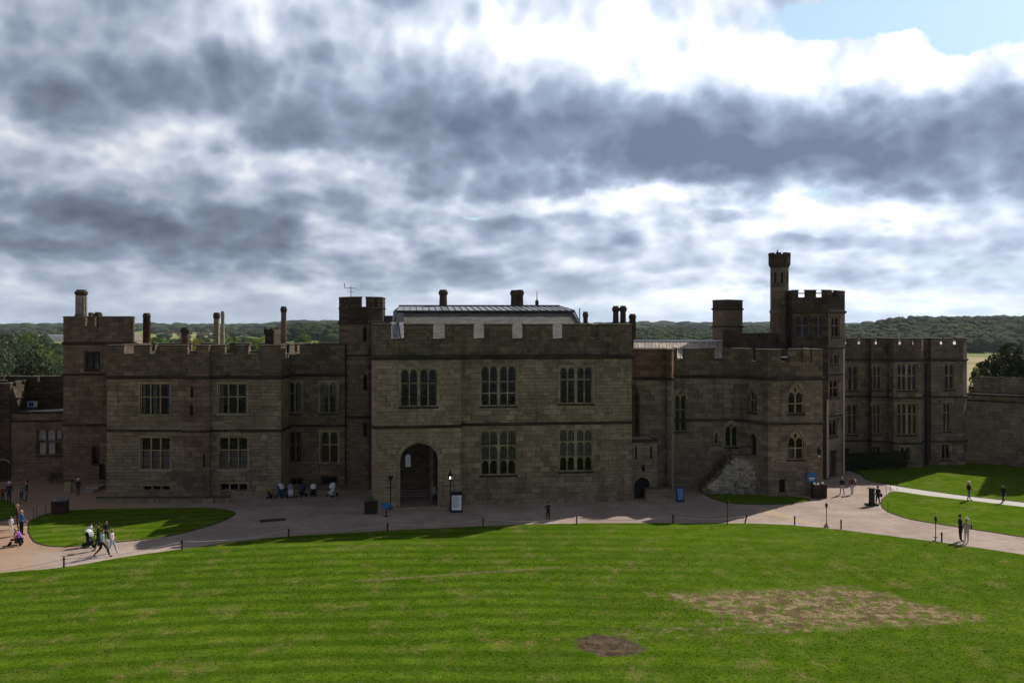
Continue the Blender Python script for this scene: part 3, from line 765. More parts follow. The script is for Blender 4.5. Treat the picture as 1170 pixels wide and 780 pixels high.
mb = MB(); mb.box(*roofpt(301.4, 84.8, zat(382, 85)), *roofpt(321.8, 87.8, zat(376, 85))); mb.build('block_crown', 'trim_dark', hb)
for k in range(3): mb = MB(); mb.box(*roofpt(302 + k * 7, 84.8, zat(376, 85)), *roofpt(305.8 + k * 7, 85.4, zat(374, 85))); mb.build('block_merlon', 'black', hb)
chimney(west, 163.3, 172, 357.5, 393, 88, 'mixed_brick', n=8, flute=True, cap='black', capr=1.12)

# ---------------------------------------------------------------- set-back range between the wing and the turret
S, T = P(318, 82), P(394, 82); e0, e1 = back_of(S, T, 8)
cur2 = cur((0, 0, 1, .1, .9), (1, 0, 1, .1, .9), mat='shutter', name='shutter')
wins = {0: [dict(r=(328, 436, 345, 472), cols=2, mw=.14, rows=[449.5], curtain=cur((1, 0, 1, .1, .9))), dict(r=(365.5, 436, 385.5, 472), cols=2, mw=.14, rows=[449.5], curtain=cur((0, 0, .75, .0, .4), (0, .5, 1, .1, .8), (1, 0, .75, .6, 1), (1, .5, 1, .2, .9))),
            dict(r=(330, 492.5, 345, 528.5), cols=2, mw=.14, rows=[508], curtain=cur2, trim='tower', sill=False), dict(r=(366, 492.5, 386.5, 529), cols=2, mw=.14, rows=[508], curtain=cur2, sill=False),
            dict(r=(333, 547, 345, 556.5), cols=2, la=False, sill=False, name='basement_window', trim='trim_dark'), dict(r=(368, 545, 385, 556), cols=2, la=False, sill=False, name='basement_window', trim='trim_dark')]}
rng_, rp = building('set_back_range', 'narrow recessed range of two-light windows between west wing and octagonal turret', 'castle wing',
                    [S, T, e0, e1], 1, 10.7, 13.55, 12.55, 'tower', 'parapet', wins, {0: [(329.5, 342.5), (366.3, 373.8)]}, strings=(6.0,), plinth=.5, corn=.3)
# low merlon seen in the wide gap next to the wing
# ---------------------------------------------------------------- west tower
S, T = P(72.3, 85), P(152.6, 85)
foot = [S, T, P(154.2, 88.6), P(77, 88.8)]
wins = {0: [dict(r=(97.5, 403, 113, 422.5), cols=2, mw=.12, rows=[412.5], trim='trim_dark', curtain=cur((1, 0, .4, .1, .9), mat='blind')), dict(r=(105.8, 510.5, 112.2, 530), cols=1, rows=[], trim='trim_dark'),
            dict(r=(113.2, 529, 120.5, 547.6), door=True, kind='tudor', rise=.3, hood=False)]}
wt, tp = building('west_tower', 'plain square tower with a pale cream chimney, behind the left end of the west wing', 'tower', foot, 1, 13.62, 16.15, 15.15, 'tower', 'parapet', wins,
                  {0: [(96.6, 100.6), (107.8, 112.2)], 1: [], 3: []}, strings=(10.6, 5.68), plinth=.0, corn=.3)
mb = MB()
mb.add([roofpt(152, 89.2, 9), roofpt(152, 89.2, zat(377.5, 89.2)), roofpt(165.5, 91, zat(385, 91)), roofpt(166.5, 91.5, 9)], [(0, 1, 2, 3)])
mb.add([roofpt(100, 92, 9), roofpt(100, 92, zat(377.5, 89.2)), roofpt(130, 96, zat(385, 91)), roofpt(130, 96, 9)], [(0, 1, 2, 3)])
mb.add([roofpt(152, 89.2, zat(377.5, 89.2)), roofpt(165.5, 91, zat(385, 91)), roofpt(130, 96, zat(385, 91)), roofpt(100, 92, zat(377.5, 89.2))], [(0, 1, 2, 3)])
mb.build('lean_to_gable', 'pale', wt)
chimney(wt, 85.8, 99.9, 331, 364, 87.4, 'pale', n=12, capr=1.2, cap='black', label='pale cream fluted chimney with a dark cap', flute=True, zb=14.6)
mb = MB(); mb.lathe([(.62, 13.7), (.62, 16.3), (.5, 16.5)], 12, P(92.4, 87.4)); mb.build('chimney_base', 'black', wt)
chimney(wt, 107.6, 116.8, 356.6, 366, 86.6, 'black', n=10, capr=1.2, zb=15)
mb = MB(); mb.box(*roofpt(100.8, 85.7, 14), *roofpt(107.4, 86.3, zat(357, 85.7))); mb.build('chimney_base', 'black', wt)

# ---------------------------------------------------------------- low range at the far left
S, T = P(11.5, 86.6), P(73.5, 87); e0, e1 = back_of(S, T, 4.5)
wins = {0: [dict(r=(41.5, 489, 73, 520), cols=3, mw=.13, rows=[503.5], trim='tower', curtain=cur((0, 0, .45, .1, .9), (0, .55, 1, .0, 1), (1, 0, .45, .1, .9), (1, .55, 1, 0, 1), (2, .6, 1, 0, 1), mat='paper', name='blind'))]}
low, lp = building('low_west_range', 'low single-storey range with a white-blinded three-light window, left of the square west tower', 'castle range',
                   [S, T, e0, e1], 1, 6.75, 7.0, 6.9, 'tower', 'parapet', wins, {}, strings=(5.9,), plinth=.4, corn=.22, nopar=(0, 1, 2, 3), roof='lead_dark')
S, T = P(-60, 85), P(11.5, 86.4); e0, e1 = back_of(S, T, 6)
wins = {0: [dict(r=(-4, 525.5, 10.5, 547.5), door=True, kind='tudor', rise=.3)]}
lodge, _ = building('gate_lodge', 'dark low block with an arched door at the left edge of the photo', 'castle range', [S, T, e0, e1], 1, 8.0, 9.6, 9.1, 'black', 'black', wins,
                    {0: [(-30, -22), (-8, 0)]}, strings=(), plinth=.4, corn=.22)
S, T = P(-60, 92), P(80, 92); e0, e1 = back_of(S, T, 1.2)
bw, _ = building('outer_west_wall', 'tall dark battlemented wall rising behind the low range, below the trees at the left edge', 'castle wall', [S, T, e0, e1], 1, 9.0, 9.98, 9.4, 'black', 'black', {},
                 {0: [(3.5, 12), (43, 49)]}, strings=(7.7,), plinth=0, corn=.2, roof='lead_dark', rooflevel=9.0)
mb = MB(); q = Pl(S, T); a = q.uz(34)[0]; b = q.uz(43)[0]; extrude2d(mb, q, [(a, zat(464.5, 92)), (b, zat(464.5, 92)), (b, zat(458, 92)), (a, zat(458, 92))], [], -.5, -.05, miter=False)
mb.build('plant_unit', 'white_metal', bw); mb = MB(); extrude2d(mb, q, [(a + .15, zat(463.8, 92)), (b - .15, zat(463.8, 92)), (b - .15, zat(458.6, 92)), (a + .15, zat(458.6, 92))], [], -.52, -.5, miter=False); mb.build('unit_panel', 'blue', bw)

# ---------------------------------------------------------------- corner link right of the hall: lower storey + upper storey with a turret pier
S, T = P(716, 77.2), P(751, 77.6); e0, e1 = back_of(S, T, 3.2)
wins = {0: [dict(r=(724.6, 544.8, 742.5, 571.5), door=True, kind='tudor', rise=.42, mat='void'), dict(r=(725.8, 509.5, 728, 524), slit=True), dict(r=(742.8, 509.5, 745.2, 524), slit=True), dict(r=(733.4, 531, 737, 538.5), slit=True)]}
link, _ = building('link_block', 'low stone block with an arched dark doorway, tucked in the corner right of the hall', 'castle block', [S, T, e0, e1], 1, 5.1, 5.3, 5.2, 'chapel', 'parapet', wins, {},
                   plinth=.4, corn=.2, nopar=(0, 1, 2, 3), roof='pale', cornp=.14, rooflevel=5.24)
S, T = P(712, 80), P(762.3, 80); U = P(762.5, 79.5); V = P(767.6, 79.3); W = (V[0] + .40, V[1] + 1.15)
foot = [S, T, U, V, W, (W[0] - .3, 84), (S[0], 84)]
wins = {0: [dict(r=(718, 440.5, 730.6, 496.5), kind='gothic', rise=.9, cols=2, mw=.1, rows=[470], trim='red')]}
upper, _ = building('link_upper_storey', 'reddish upper storey with a sunlit corner pier, between hall and chapel range', 'castle block', foot, 5, 10.5, 13.1, 12.1,
                    'chapel', 'parapet_red', wins, {0: [(757, 761.4)], 1: [], 2: [], 3: [], 4: [], 5: []}, strings=(), plinth=0, corn=.3, edge_mat={3: 'pale'}, base=0)  # pier's sunward face coloured paler to imitate sunlight on it

# ---------------------------------------------------------------- chapel range with canted bay and square front tower
foot = [P(768, 82), P(845.5, 82), P(877.6, 78.5), P(940, 79), (P(940, 79)[0] + .3, 88.5), P(768, 88.5)]
gw = dict(kind='gothic', rise=.8)
wins = {0: [dict(r=(770.5, 444.5, 784.5, 493), cols=2, rows=[468], mw=.1, **gw), dict(r=(828.3, 481.5, 843.3, 510.5), cols=2, mw=.12, label='small double lancet window above the stair', kind='gothic', rise=.6),
            dict(r=(816, 493, 821.3, 507.5), cols=1, kind='gothic', rise=.9, sill=False)],
        1: [dict(r=(856, 441.5, 864.5, 471), cols=2, rows=[457], mw=.08, **gw), dict(r=(857, 495, 864, 519.5), door=True, kind='tudor', rise=.35)],
        2: [dict(r=(900.3, 438.5, 918.5, 472.5), cols=2, rows=[461], mw=.12, label='pointed two-light window with tracery', **gw), dict(r=(900, 490.5, 918.5, 525), cols=2, rows=[512], mw=.12, curtain=cur((0, 0, .45, .1, .9), mat='blind', name='blind'), **gw),
            dict(r=(890, 547.5, 897.6, 562.3), door=True, mat='void')]}
gaps = {0: [(772.6, 781), (816.4, 826.4)], 1: [(857.2, 863.2)], 2: [(892, 902), (915.2, 917.2), (926, 928)], 3: [('u', 2, 3), ('u', 5, 6)], 4: [('u', k, k + .8) for k in (2, 6, 10, 14)], 5: []}
chapel, cp_ = building('chapel_range', 'sandstone chapel range with pointed windows and a square front tower, right of the hall', 'chapel', foot, 3, 10.55, 13.12, 12.0,
                       'chapel', 'parapet', wins, gaps, strings=(6.5,), plinth=.5, corn=.3, rooflevel=10.6, edge_mat={2: 'chapel'})
mb = MB()   # pale pitched roof
mb.add([roofpt(722, 83.4, 12.2), roofpt(827, 83.4, 12.2), roofpt(827, 87.6, zat(390, 87.6)), roofpt(722, 87.6, zat(390, 87.6))], [(0, 1, 2, 3)])
mb.add([roofpt(722, 87.6, zat(390, 87.6)), roofpt(827, 87.6, zat(390, 87.6)), roofpt(827, 92, 12), roofpt(722, 92, 12)], [(0, 1, 2, 3)])
mb.add([roofpt(827, 83.4, 10), roofpt(827, 83.4, 12.2), roofpt(827, 87.6, zat(390, 87.6)), roofpt(827, 92, 12), roofpt(827, 92, 10)], [(0, 1, 2, 3, 4)])
cr = mb.build('chapel_roof', 'cream_roof', chapel)
mb = MB(); mb.tube([roofpt(721.5, 87.6, zat(389.6, 87.6)), roofpt(827.4, 87.6, zat(389.6, 87.6))], .14, 6); mb.build('ridge_roll', 'white_metal', cr)
mb = MB()
for i in range(27):
    x = 722 + i * 4.0; mb.tube([roofpt(x, 83.4, 12.24), roofpt(x, 87.6, zat(389.9, 87.6))], .035, 4)
mb.build('roof_roll', 'cream_roof', cr)

# stair up to the chapel door with its rubble flank
sr = root('stone_stair', gp(836, 563), 0, 'worn outside stone stair against a pale rubble flank, climbing to the chapel door', 'stair')
q0 = gp(803, 566); q1v = Vector(P(846, 80.6)).to_3d()
n = 13; mb = MB(); X0, X1 = P(801, 79.6)[0], P(838, 79.6)[0]; ztop_ = zat(520.5, 80)
for i in range(n):
    f0 = i / n; x0 = X0 + (X1 - X0) * f0; z = ztop_ * (i + 1) / n
    mb.box(x0, 79.9 + (i % 3) * .01, 0, X1 + 2.2, 81.3, z) if i == n - 1 else mb.box(x0, 79.9, ztop_ * i / n, x0 + (X1 - X0) / n * 1.6, 81.3, z)
    mb.box(x0, 79.9 + .001, -.2, x0 + (X1 - X0) / n, 81.3, ztop_ * i / n)
mb.build('stair_step', 'chapel', sr)
mb = MB()
pl = Pl((X0 - .3, 79.75), (X1 + 2.4, 79.45))
pts = [(0, -.2), (pl.L, -.2), (pl.L, ztop_ - .1), (pl.L - 2.5, ztop_ - .1)]
for i in range(n, -1, -1):
    pts.append(((X1 - X0) * i / n + .3, max(.25, ztop_ * i / n - .25 + .28 * math.sin(i * 2.3))))
pts.append((0, .25)); extrude2d(mb, pl, pts, [], 0, .3, miter=False); mb.build('rubble_flank', 'chapel', sr)
mb = MB()
for i in range(150):   # loose boulders built into the flank
    f = random.random(); x = X0 + 1 + f * (X1 - X0 + .8); zmx = ztop_ * min(1, (x - X0) / (X1 - X0)) - .45
    if zmx < .3: continue
    z = random.uniform(0.05, zmx); r = random.uniform(.14, .46); vs = []
    M4 = Matrix.Translation((x, 79.72 - .3 * (x - X0 + .3) / (X1 - X0 + 2.7), z)) @ Matrix.Rotation(random.random() * 3, 4, 'Y'); mb.lathe([(r * .5, -r * .5), (r, -r * .2), (r * .95, r * .25), (r * .4, r * .5)], 7, M4=M4, sy=.45, sx=1.2)
mb.build('boulder_facing', 'rubble', sr)
mb = MB(); pts = []
for i in range(0, n + 1, 2): pts.append((X0 + (X1 - X0) * i / n, 79.9, ztop_ * i / n + .95))
mb.tube(pts, .035, 5)
for p in pts: mb.tube([p, (p[0], p[1], p[2] - .95)], .025, 4)
mb.tube([pts[-1], (X1 + 2.1, 79.9, ztop_ + .95)], .035, 5); mb.build('handrail', 'iron', sr)

# ---------------------------------------------------------------- things behind the chapel: square turret, broken parapets
ft = [P(814.2, 90), P(831, 88.5), P(848.5, 90), P(831, 91.6)]
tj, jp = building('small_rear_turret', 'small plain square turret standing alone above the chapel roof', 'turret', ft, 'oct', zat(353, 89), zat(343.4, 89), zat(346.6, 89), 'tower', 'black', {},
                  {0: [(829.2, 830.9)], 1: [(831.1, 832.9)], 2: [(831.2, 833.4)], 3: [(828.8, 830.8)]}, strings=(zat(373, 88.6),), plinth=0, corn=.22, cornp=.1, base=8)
foot = [P(826.5, 85.6), P(857, 85.6), P(857.2, 86.8), P(888.5, 86.8), P(888.5, 89.5), P(826.5, 88)]
ru, _ = building('rear_screen_wall', 'ragged sooty parapet wall between the small plain turret and the tallest chimney turret', 'castle wall', foot, 3, zat(398, 85.6), zat(381.5, 86.8), zat(386, 86.8), 'black', 'black', {},
                 {0: [(836, 839)], 1: [], 2: [(866, 868), (876.5, 878)], 3: [], 4: [], 5: []}, strings=(), plinth=0, corn=.15, base=8)
mb = MB(); mb.box(*roofpt(827.2, 85.7, 13), *roofpt(845.5, 86.3, zat(376, 85.7))); mb.build('raised_merlon', 'black', ru)
mb = MB()
for a, b, t in ((893, 901.5, 399), (903.6, 914.5, 397.5), (917, 925.5, 402)):
    mb.box(*roofpt(a, 82.5, 10.5), *roofpt(b, 83.4, zat(t, 82.5)))
mb.build('roof_vent_housing', 'black', chapel)
mb = MB()
for a, b, t in ((893.5, 901, 407.4), (918, 925, 407.4)):
    mb = MB(); mb.box(*roofpt(a, 81.6, zat(t + .9, 81.6)), *roofpt(b, 82.4, zat(t, 81.6))); mb.build('lead_flashing', 'white_metal', chapel)

# ---------------------------------------------------------------- the tall tower with its chimney turret
foot = [P(893.5, 91.5), P(904.5, 88), P(946.3, 87.6), P(965.4, 90), (P(965.4, 90)[0] + .2, 95), P(897, 96)]
def w2(r, rows=(), **k): return dict(r=r, cols=2, mw=.12, rows=list(rows), hood=True, trim=k.pop('trim', 'tower'), **k)
wins = {1: [w2((908.6, 361, 924.6, 385), (372,)), w2((929.8, 361, 941.2, 385), (372,))],
        2: [w2((950, 361, 959.4, 385), (372,)), w2((948, 404.5, 958.6, 416.5)), w2((948, 433.8, 958.6, 454.5), (443,)), w2((947.6, 478.5, 957, 498.5)), dict(r=(948.5, 514, 956, 545), door=True)]}
gp_ = {0: [], 1: [(912.2, 920), (932.5, 939.6)], 2: [(950.6, 956.4)], 3: [], 4: [(911, 921.2), (931.5, 940.8), (950, 957.4)], 5: []}
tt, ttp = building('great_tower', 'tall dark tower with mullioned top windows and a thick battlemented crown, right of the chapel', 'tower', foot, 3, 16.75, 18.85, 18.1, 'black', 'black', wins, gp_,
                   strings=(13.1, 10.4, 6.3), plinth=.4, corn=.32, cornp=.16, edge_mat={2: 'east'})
mb = MB()
pt_ = Vector(P(963.6, 89.55)); mb.tube([(pt_.x, pt_.y - .12, 13.0), (pt_.x, pt_.y - .12, .1)], .08, 10); mb.build('downpipe', 'pipe', tt); mb = MB()
mb.tube([(P(945.4, 87.4)[0], 87.4, 8.0), (P(945.4, 87.4)[0], 87.4, .1)], .09, 10); mb.build('downpipe', 'pipe', tt)
c_ = P(890.6, 90.2); rr = 21.4 / 2 / 1000 * 90.2
kt = root('chimney_turret', (c_[0], c_[1], 0), 0, 'tallest slender octagonal chimney turret with a battlemented cap, left of the great tower', 'turret')
mb = MB(); mb.lathe([(rr * .99, 8), (rr * .99, 13.3), (rr * 1.04, 13.4), (rr * 1.04, 13.6), (rr * .97, 13.7), (rr * .97, 16.6), (rr * 1.03, 16.7), (rr * 1.03, 16.9), (rr * .95, 17), (rr * .95, zat(306, 90))], 8, c_, rot=R(22.5)); mb.build('turret_shaft', 'tower', kt)
zt0, zt1 = zat(306, 90.2), zat(292.5, 90.2)
mb = MB(); mb.lathe([(rr * .95, zt0), (rr * 1.12, zt0 + .3), (rr * 1.14, zt0 + .5), (rr * 1.14, zt1), (rr * .8, zt1)], 8, c_, rot=R(22.5)); mb.build('turret_crown', 'black', kt)
mb = MB()
for i in range(8):
    a = R(45 * i + 22.5); M4 = Matrix.Translation((c_[0] + rr * 1.0 * math.cos(a), c_[1] + rr * 1.0 * math.sin(a), zt1)) @ Matrix.Rotation(a, 4, 'Z'); mb.box(-.15, -.26, 0, .13, .26, .3, M4)
mb.build('crown_merlon', 'black', kt)
mb = MB()
for i in range(8):
    a0 = R(45 * i); M4 = Matrix.Translation((c_[0] + rr * .90 * math.cos(a0), c_[1] + rr * .90 * math.sin(a0), 0)) @ Matrix.Rotation(a0, 4, 'Z'); mb.box(-.05, -.11, zt0 - 1.6, .008, .11, zt0 - .5, M4)
mb.build('vent_slot', 'void', kt)
mb = MB(); mb.lathe([(.1, zt1 - .1), (.16, zt1 + .25), (.06, zt1 + .5), (.05, zt1 + .65)], 8, (c_[0] - .2, c_[1])); mb.build('cowl', 'iron', kt)

# ---------------------------------------------------------------- east wing
foot = [P(963, 97.4), P(994.3, 97.4), P(995.6, 96.7), P(1014.5, 96.7), P(1021, 95.2), P(1053, 95.2), P(1055.5, 97.2), P(1063, 97.2), P(1063.5, 96.6), P(1100.6, 96.6), P(1104.8, 97.6), (P(1104.8, 97.6)[0], 108), (P(963, 97.4)[0], 108)]
def we(r, rows, c=2, **k): return dict(r=r, cols=c, mw=.11, rows=rows, trim='trim', hood=k.pop('hood', True), mid=.14 if c == 4 else 0, **k)
wins = {0: [we((968.6, 418, 980.4, 446), [430]), we((968, 461.5, 979.6, 496.5), [474]), dict(r=(965.5, 512, 970.5, 533), door=True)],
        2: [we((997.3, 417.5, 1007.3, 445.5), [429.5]), we((997, 461, 1006.8, 496), [473.5]), we((996.5, 509.5, 1007, 521.5), [], la=False, hood=False)],
        3: [we((1015.2, 417.5, 1019.4, 445), [429.5], 1)],
        4: [we((1025, 416, 1047.8, 446), [429], 4, trim_='x'), we((1025, 461, 1048.3, 496.5), [473], 4), we((1028.5, 510, 1041, 527), [], 2, hood=False)],
        8: [we((1079, 415.5, 1090.4, 445), [429]), we((1077.6, 459.5, 1086.2, 493), [471]), we((1075.5, 507, 1085.8, 524.5), [], hood=False, la=False)]}
gaps = {0: [(965.4, 968.4), (980, 984.2)], 1: [], 2: [(999.6, 1003.6)], 3: [], 4: [(1026.8, 1031), (1042.8, 1045.4)], 5: [], 6: [], 7: [], 8: [(1074, 1078.4), (1089, 1094.2)], 9: [], 10: [('u', 3, 4), ('u', 6, 7)], 11: [('u', k, k + 1) for k in (2, 6, 10, 14)], 12: []}
east, ep = building('east_wing', 'three-storey wing with a projecting mullioned bay, at the right end of the castle', 'castle wing', foot, 9, 11.62, 13.95, 13.2,
                    'east', 'parapet', wins, gaps, strings=(7.53, 2.6), plinth=.5, corn=.3, nopar=(10, 11, 12))
mb = MB(); mb.add([roofpt(966, 98.3, 11.7), roofpt(1098, 98.3, 11.7), roofpt(1096, 102, 13.55), roofpt(966, 102, 13.55), roofpt(1096, 106, 11.7), roofpt(966, 106, 11.7)], [(0, 1, 2, 3), (3, 2, 4, 5), (1, 4, 2), (0, 3, 5)]); mb.build('pitched_roof', 'lead', east)
for px in (1058.5, 995.0): mb = MB(); x, y = P(px, 97.0 if px > 1000 else 96.75); mb.tube([(x, y, 11.2), (x, y, .1)], .1, 8); mb.build('downpipe', 'iron', east)

# ---------------------------------------------------------------- curtain wall on the right
S, T = P(1103, 99.2), P(1290, 88.6); e0, e1 = back_of(S, T, 3.0)
cw, cwp = building('curtain_wall', 'broad plain curtain wall with a flat ledge, running out of the right edge', 'castle wall', [S, T, e0, e1], 1, 7.66, 7.9, 7.8, 'east', 'parapet', {}, {}, nopar=(0, 1, 2, 3), plinth=.35,
                     corn=.24, strings=(7.0,), roof='pale', edge_mat={0: 'wing'}, rooflevel=7.7)
p = Pl((cwp[2].B.x, cwp[2].B.y), (cwp[2].A.x, cwp[2].A.y)); mb = MB()
out = [(0, 7.0), (p.L, 7.0)]; k = 40; random.seed(3)
tp_ = [(p.L * i / k, 9.45 + random.uniform(-.08, .05)) for i in range(k + 1)]
extrude2d(mb, p, out + list(reversed(tp_)), [], 0, .5, miter=False); mb.build('outer_parapet', 'rubble' if 0 else 'chapel', cw)
mb = MB()
for i in range(k):
    a, za = tp_[i]; extrude2d(mb, p, [(a + .02, za - .02), (a + p.L / k - .02, za - .02), (a + p.L / k - .02, za + .1), (a + .02, za + .1)], [], -.05, .56, miter=False)
mb.build('coping', 'coping', cw)

# the big corner tower beyond the right edge, which throws its shadow over the upper lawn
S, T = (60.4, 96.6), (72, 96.6); e0, e1 = (78, 108), (67.6, 108)
building('corner_tower', 'massive corner tower standing out of view beyond the right edge, behind the curtain wall', 'tower', [S, T, e0, e1], 1, 18.6, 20.4, 19.6, 'tower', 'parapet', {}, {}, strings=(12,), plinth=.5)
# small walls on the ground
def lowwall(name, label, A, B, h, th, mat='wing'):
    rt = root(name, (A[0], A[1], 0), 0, label, 'low wall'); pl = Pl(A, B); mb = MB(); extrude2d(mb, pl, [(0, -.1), (pl.L, -.1), (pl.L, h), (0, h)], [], 0, th, miter=False); mb.build('wall_body', mat, rt)
    mb = MB(); extrude2d(mb, pl, [(-.04, h), (pl.L + .04, h), (pl.L + .04, h + .1), (-.04, h + .1)], [], -.05, th + .05, miter=False); mb.build('coping', 'coping', rt); return rt
lowwall('low_stone_wall', 'short low stone wall beside the arched corner doorway', P(738.5, 76.7), P(767, 77.4), .95, .4, 'chapel')
lowwall('area_wall', 'long ankle-high stone wall along the foot of the west wing', P(110, 75.5), P(262, 75.7), .42, .35, 'wing')
lowwall('pale_pier', 'squat pale stone pier beside the steps at the foot of the west tower', P(73, 80.3), P(80.5, 80.3), 1.05, .5, 'trim')
st = root('entrance_steps', gp(100, 562), 0, 'two shallow stone steps before the west tower door', 'steps'); mb = MB()
mb.box(*roofpt(92, 80.5, -.05), *roofpt(120, 82.8, .16)); mb.build('lower_step', 'pale', st); mb = MB(); mb.box(*roofpt(97, 81.4, .15), *roofpt(121, 83, .34)); mb.build('upper_step', 'pale', st)
# ================================================================== GROUND
def sst(x, a, b):
    t = min(1, max(0, (x - a) / (b - a))); return t * t * (3 - 2 * t)
def hgt(X, Y):
    d = max(Y - 104, 0) + max(-Y - 60, 0) + max(abs(X) - 120, 0)
    h = -10 * sst(d, 0, 30)
    if Y > 300:
        u = X / Y
        h += 11 * sst(Y, 900, 2300) + 20 * sst(Y, 2700, 4200) * sst(u, .6, .1)
        right = sst(u, .06, .16) * 10 + sst(u, .36, .46) * 18
        left = sst(u, -.30, -.24) * sst(u, -.1, -.16) * 15
        h += (right + left) * sst(Y, 900, 1380)
        h += 2.5 * noise.noise((X * .004, Y * .004, 3.0))
    return h
ys = list(np.arange(-60, 100, 4)) + list(np.arange(100, 140, 3)) + list(np.arange(140, 500, 20)) + list(np.arange(500, 1600, 40)) + list(np.arange(1600, 7001, 180))
xs = np.linspace(-1, 1, 121)
vs = []; fs = []; W_ = len(xs)
for Y in ys:
    half = 150 + max(0, Y) * .95
    for t in xs: X = float(t) * half; vs.append((X, float(Y), hgt(X, float(Y))))
for j in range(len(ys) - 1):
    for i in range(W_ - 1): a = j * W_ + i; fs.append((a, a + 1, a + W_ + 1, a + W_))
me = bpy.data.meshes.new('ground'); me.from_pydata(vs, [], fs); me.materials.append(M['gravel']); me.materials.append(M['farm'])
mi = []
for f in fs: mi.append(1 if max(vs[i][1] for i in f) > 108 or abs(vs[f[0]][0]) > 125 else 0)
me.polygons.foreach_set('material_index', mi); me.polygons.foreach_set('use_smooth', [True] * len(fs))
o = bpy.data.objects.new('ground', me); col.objects.link(o); tag(o, kind='structure')

def catmull(pts, closed=False, step=.25):
    pts = [Vector(p) for p in pts]; n = len(pts); out = []
    for i in range(n if closed else n - 1):
        if closed: p0, p1, p2, p3 = pts[i - 1], pts[i], pts[(i + 1) % n], pts[(i + 2) % n]
        else: p0, p1, p2, p3 = pts[max(i - 1, 0)], pts[i], pts[i + 1], pts[min(i + 2, n - 1)]
        k = max(2, int((p2 - p1).length / step))
        for j in range(k):
            t = j / k; out.append(.5 * ((2 * p1) + (p2 - p0) * t + (2 * p0 - 5 * p1 + 4 * p2 - p3) * t * t + (3 * p1 - p0 - 3 * p2 + p3) * t ** 3))
    if not closed: out.append(pts[-1])
    return out
def rough(pts, amp=.07):
    return [Vector((p.x + amp * noise.noise((p.x * 1.9, p.y * 1.9, 1)) + amp * .8 * noise.noise((p.x * 5, p.y * 5, 7)), p.y + amp * noise.noise((p.x * 1.9, p.y * 1.9, 5)) + amp * .8 * noise.noise((p.x * 5, p.y * 5, 3)), 0)) for p in pts]
def sheet(name, pts, z, mat, edge='soil', rise=True):
    tr = tessellate_polygon([[Vector((p.x, p.y, 0)) for p in pts]]); n = len(pts)
    mb = MB(); mb.add([(p.x, p.y, z) for p in pts], [tuple(t) for t in tr], 0)
    if rise:
        k = len(mb.v); c = sum((Vector((p.x, p.y, 0)) for p in pts), Vector()) / n
        vs = []
        for i, p in enumerate(pts):
            d = (pts[(i + 1) % n] - pts[i - 1]); nrm = Vector((d.y, -d.x, 0)).normalized()
            vs.append((p.x, p.y, z)); q = p + nrm * .13 * sgn(pts); vs.append((q.x, q.y, -.01))
        mb.add(vs, [(2 * i, 2 * i + 1, 2 * ((i + 1) % n) + 1, 2 * ((i + 1) % n)) for i in range(n)], 1)
    return mb.build(name, [mat, edge] if rise else mat, inv=None, kind='structure')
def sgn(pts):
    a = sum(pts[i - 1].x * p.y - p.x * pts[i - 1].y for i, p in enumerate(pts)); return 1 if a > 0 else -1
G_ = lambda l: [gp(x, y) for x, y in l]
main_edge = G_([(-260, 690), (-120, 671), (0, 655), (73, 648.5), (140, 637), (208, 627.5), (270, 619), (330, 613), (443, 606.5), (552, 601.3), (600, 599.5), (660, 598.3), (722, 597.8), (831, 598.2), (870, 598.7), (908, 600.5), (961, 605.5), (1020, 613), (1076, 620), (1170, 634), (1300, 655)])
edge = rough(catmull(main_edge))
sheet('great_lawn', edge + [Vector((90, 30, 0)), Vector((90, -40, 0)), Vector((-90, -40, 0)), Vector((-90, 30, 0))], .05, 'lawn')
sheet('oval_lawn', rough(catmull(G_([(34, 597), (50, 588), (78, 583.5), (140, 581.2), (200, 580.3), (245, 580.8), (266, 584.5), (264, 590), (245, 598.5), (208, 609), (170, 615.5), (130, 619.5), (80, 624), (50, 622.5), (36, 614)]), True)), .05, 'lawn2')
sheet('verge_lawn', rough(catmull(G_([(-60, 571), (0, 571.5), (12, 574), (18, 581), (14, 590), (0, 595), (-60, 602)]), True)), .05, 'lawn2')
sheet('upper_lawn', rough(catmull(G_([(985, 543), (993, 549), (1010, 552.5), (1040, 557.5), (1100, 566), (1170, 574), (1250, 584)]))) + [Vector(P(1260, 84)).to_3d(), Vector(P(1260, 91)).to_3d(), Vector(P(1104, 98.5)).to_3d(), Vector(P(966, 96.4)).to_3d(), Vector(P(966, 94)).to_3d()], .05, 'lawn2')
sheet('lower_lawn', rough(catmull(G_([(1007, 575), (1009, 570), (1015, 565), (1024, 561.7), (1060, 566.5), (1100, 571), (1170, 579.5), (1300, 596)]))) + rough(catmull(list(reversed(G_([(1009, 580), (1016, 585), (1030, 590), (1048, 594.5), (1092, 601.5), (1170, 613.5), (1300, 634)]))))), .05, 'lawn2')
pth = catmull(G_([(1012, 553), (1040, 557.8), (1100, 566.2), (1170, 574.2), (1300, 592)])) ; pth2 = catmull(G_([(1024, 561.5), (1060, 566.3), (1100, 570.8), (1170, 579.2), (1300, 596)]))
sheet('footpath', pth + list(reversed(pth2)), .012, 'path', rise=False)
sheet('grass_strip', rough(catmull(G_([(806, 564), (830, 563), (870, 564.5), (905, 567.5), (925, 570.5), (905, 575), (865, 576), (828, 573.5)]), True)), .05, 'lawn2')
sheet('drain_cover', G_([(296, 593.5), (325, 591.5), (327, 594.5), (297, 596.8)]), .01, 'soil', rise=False)

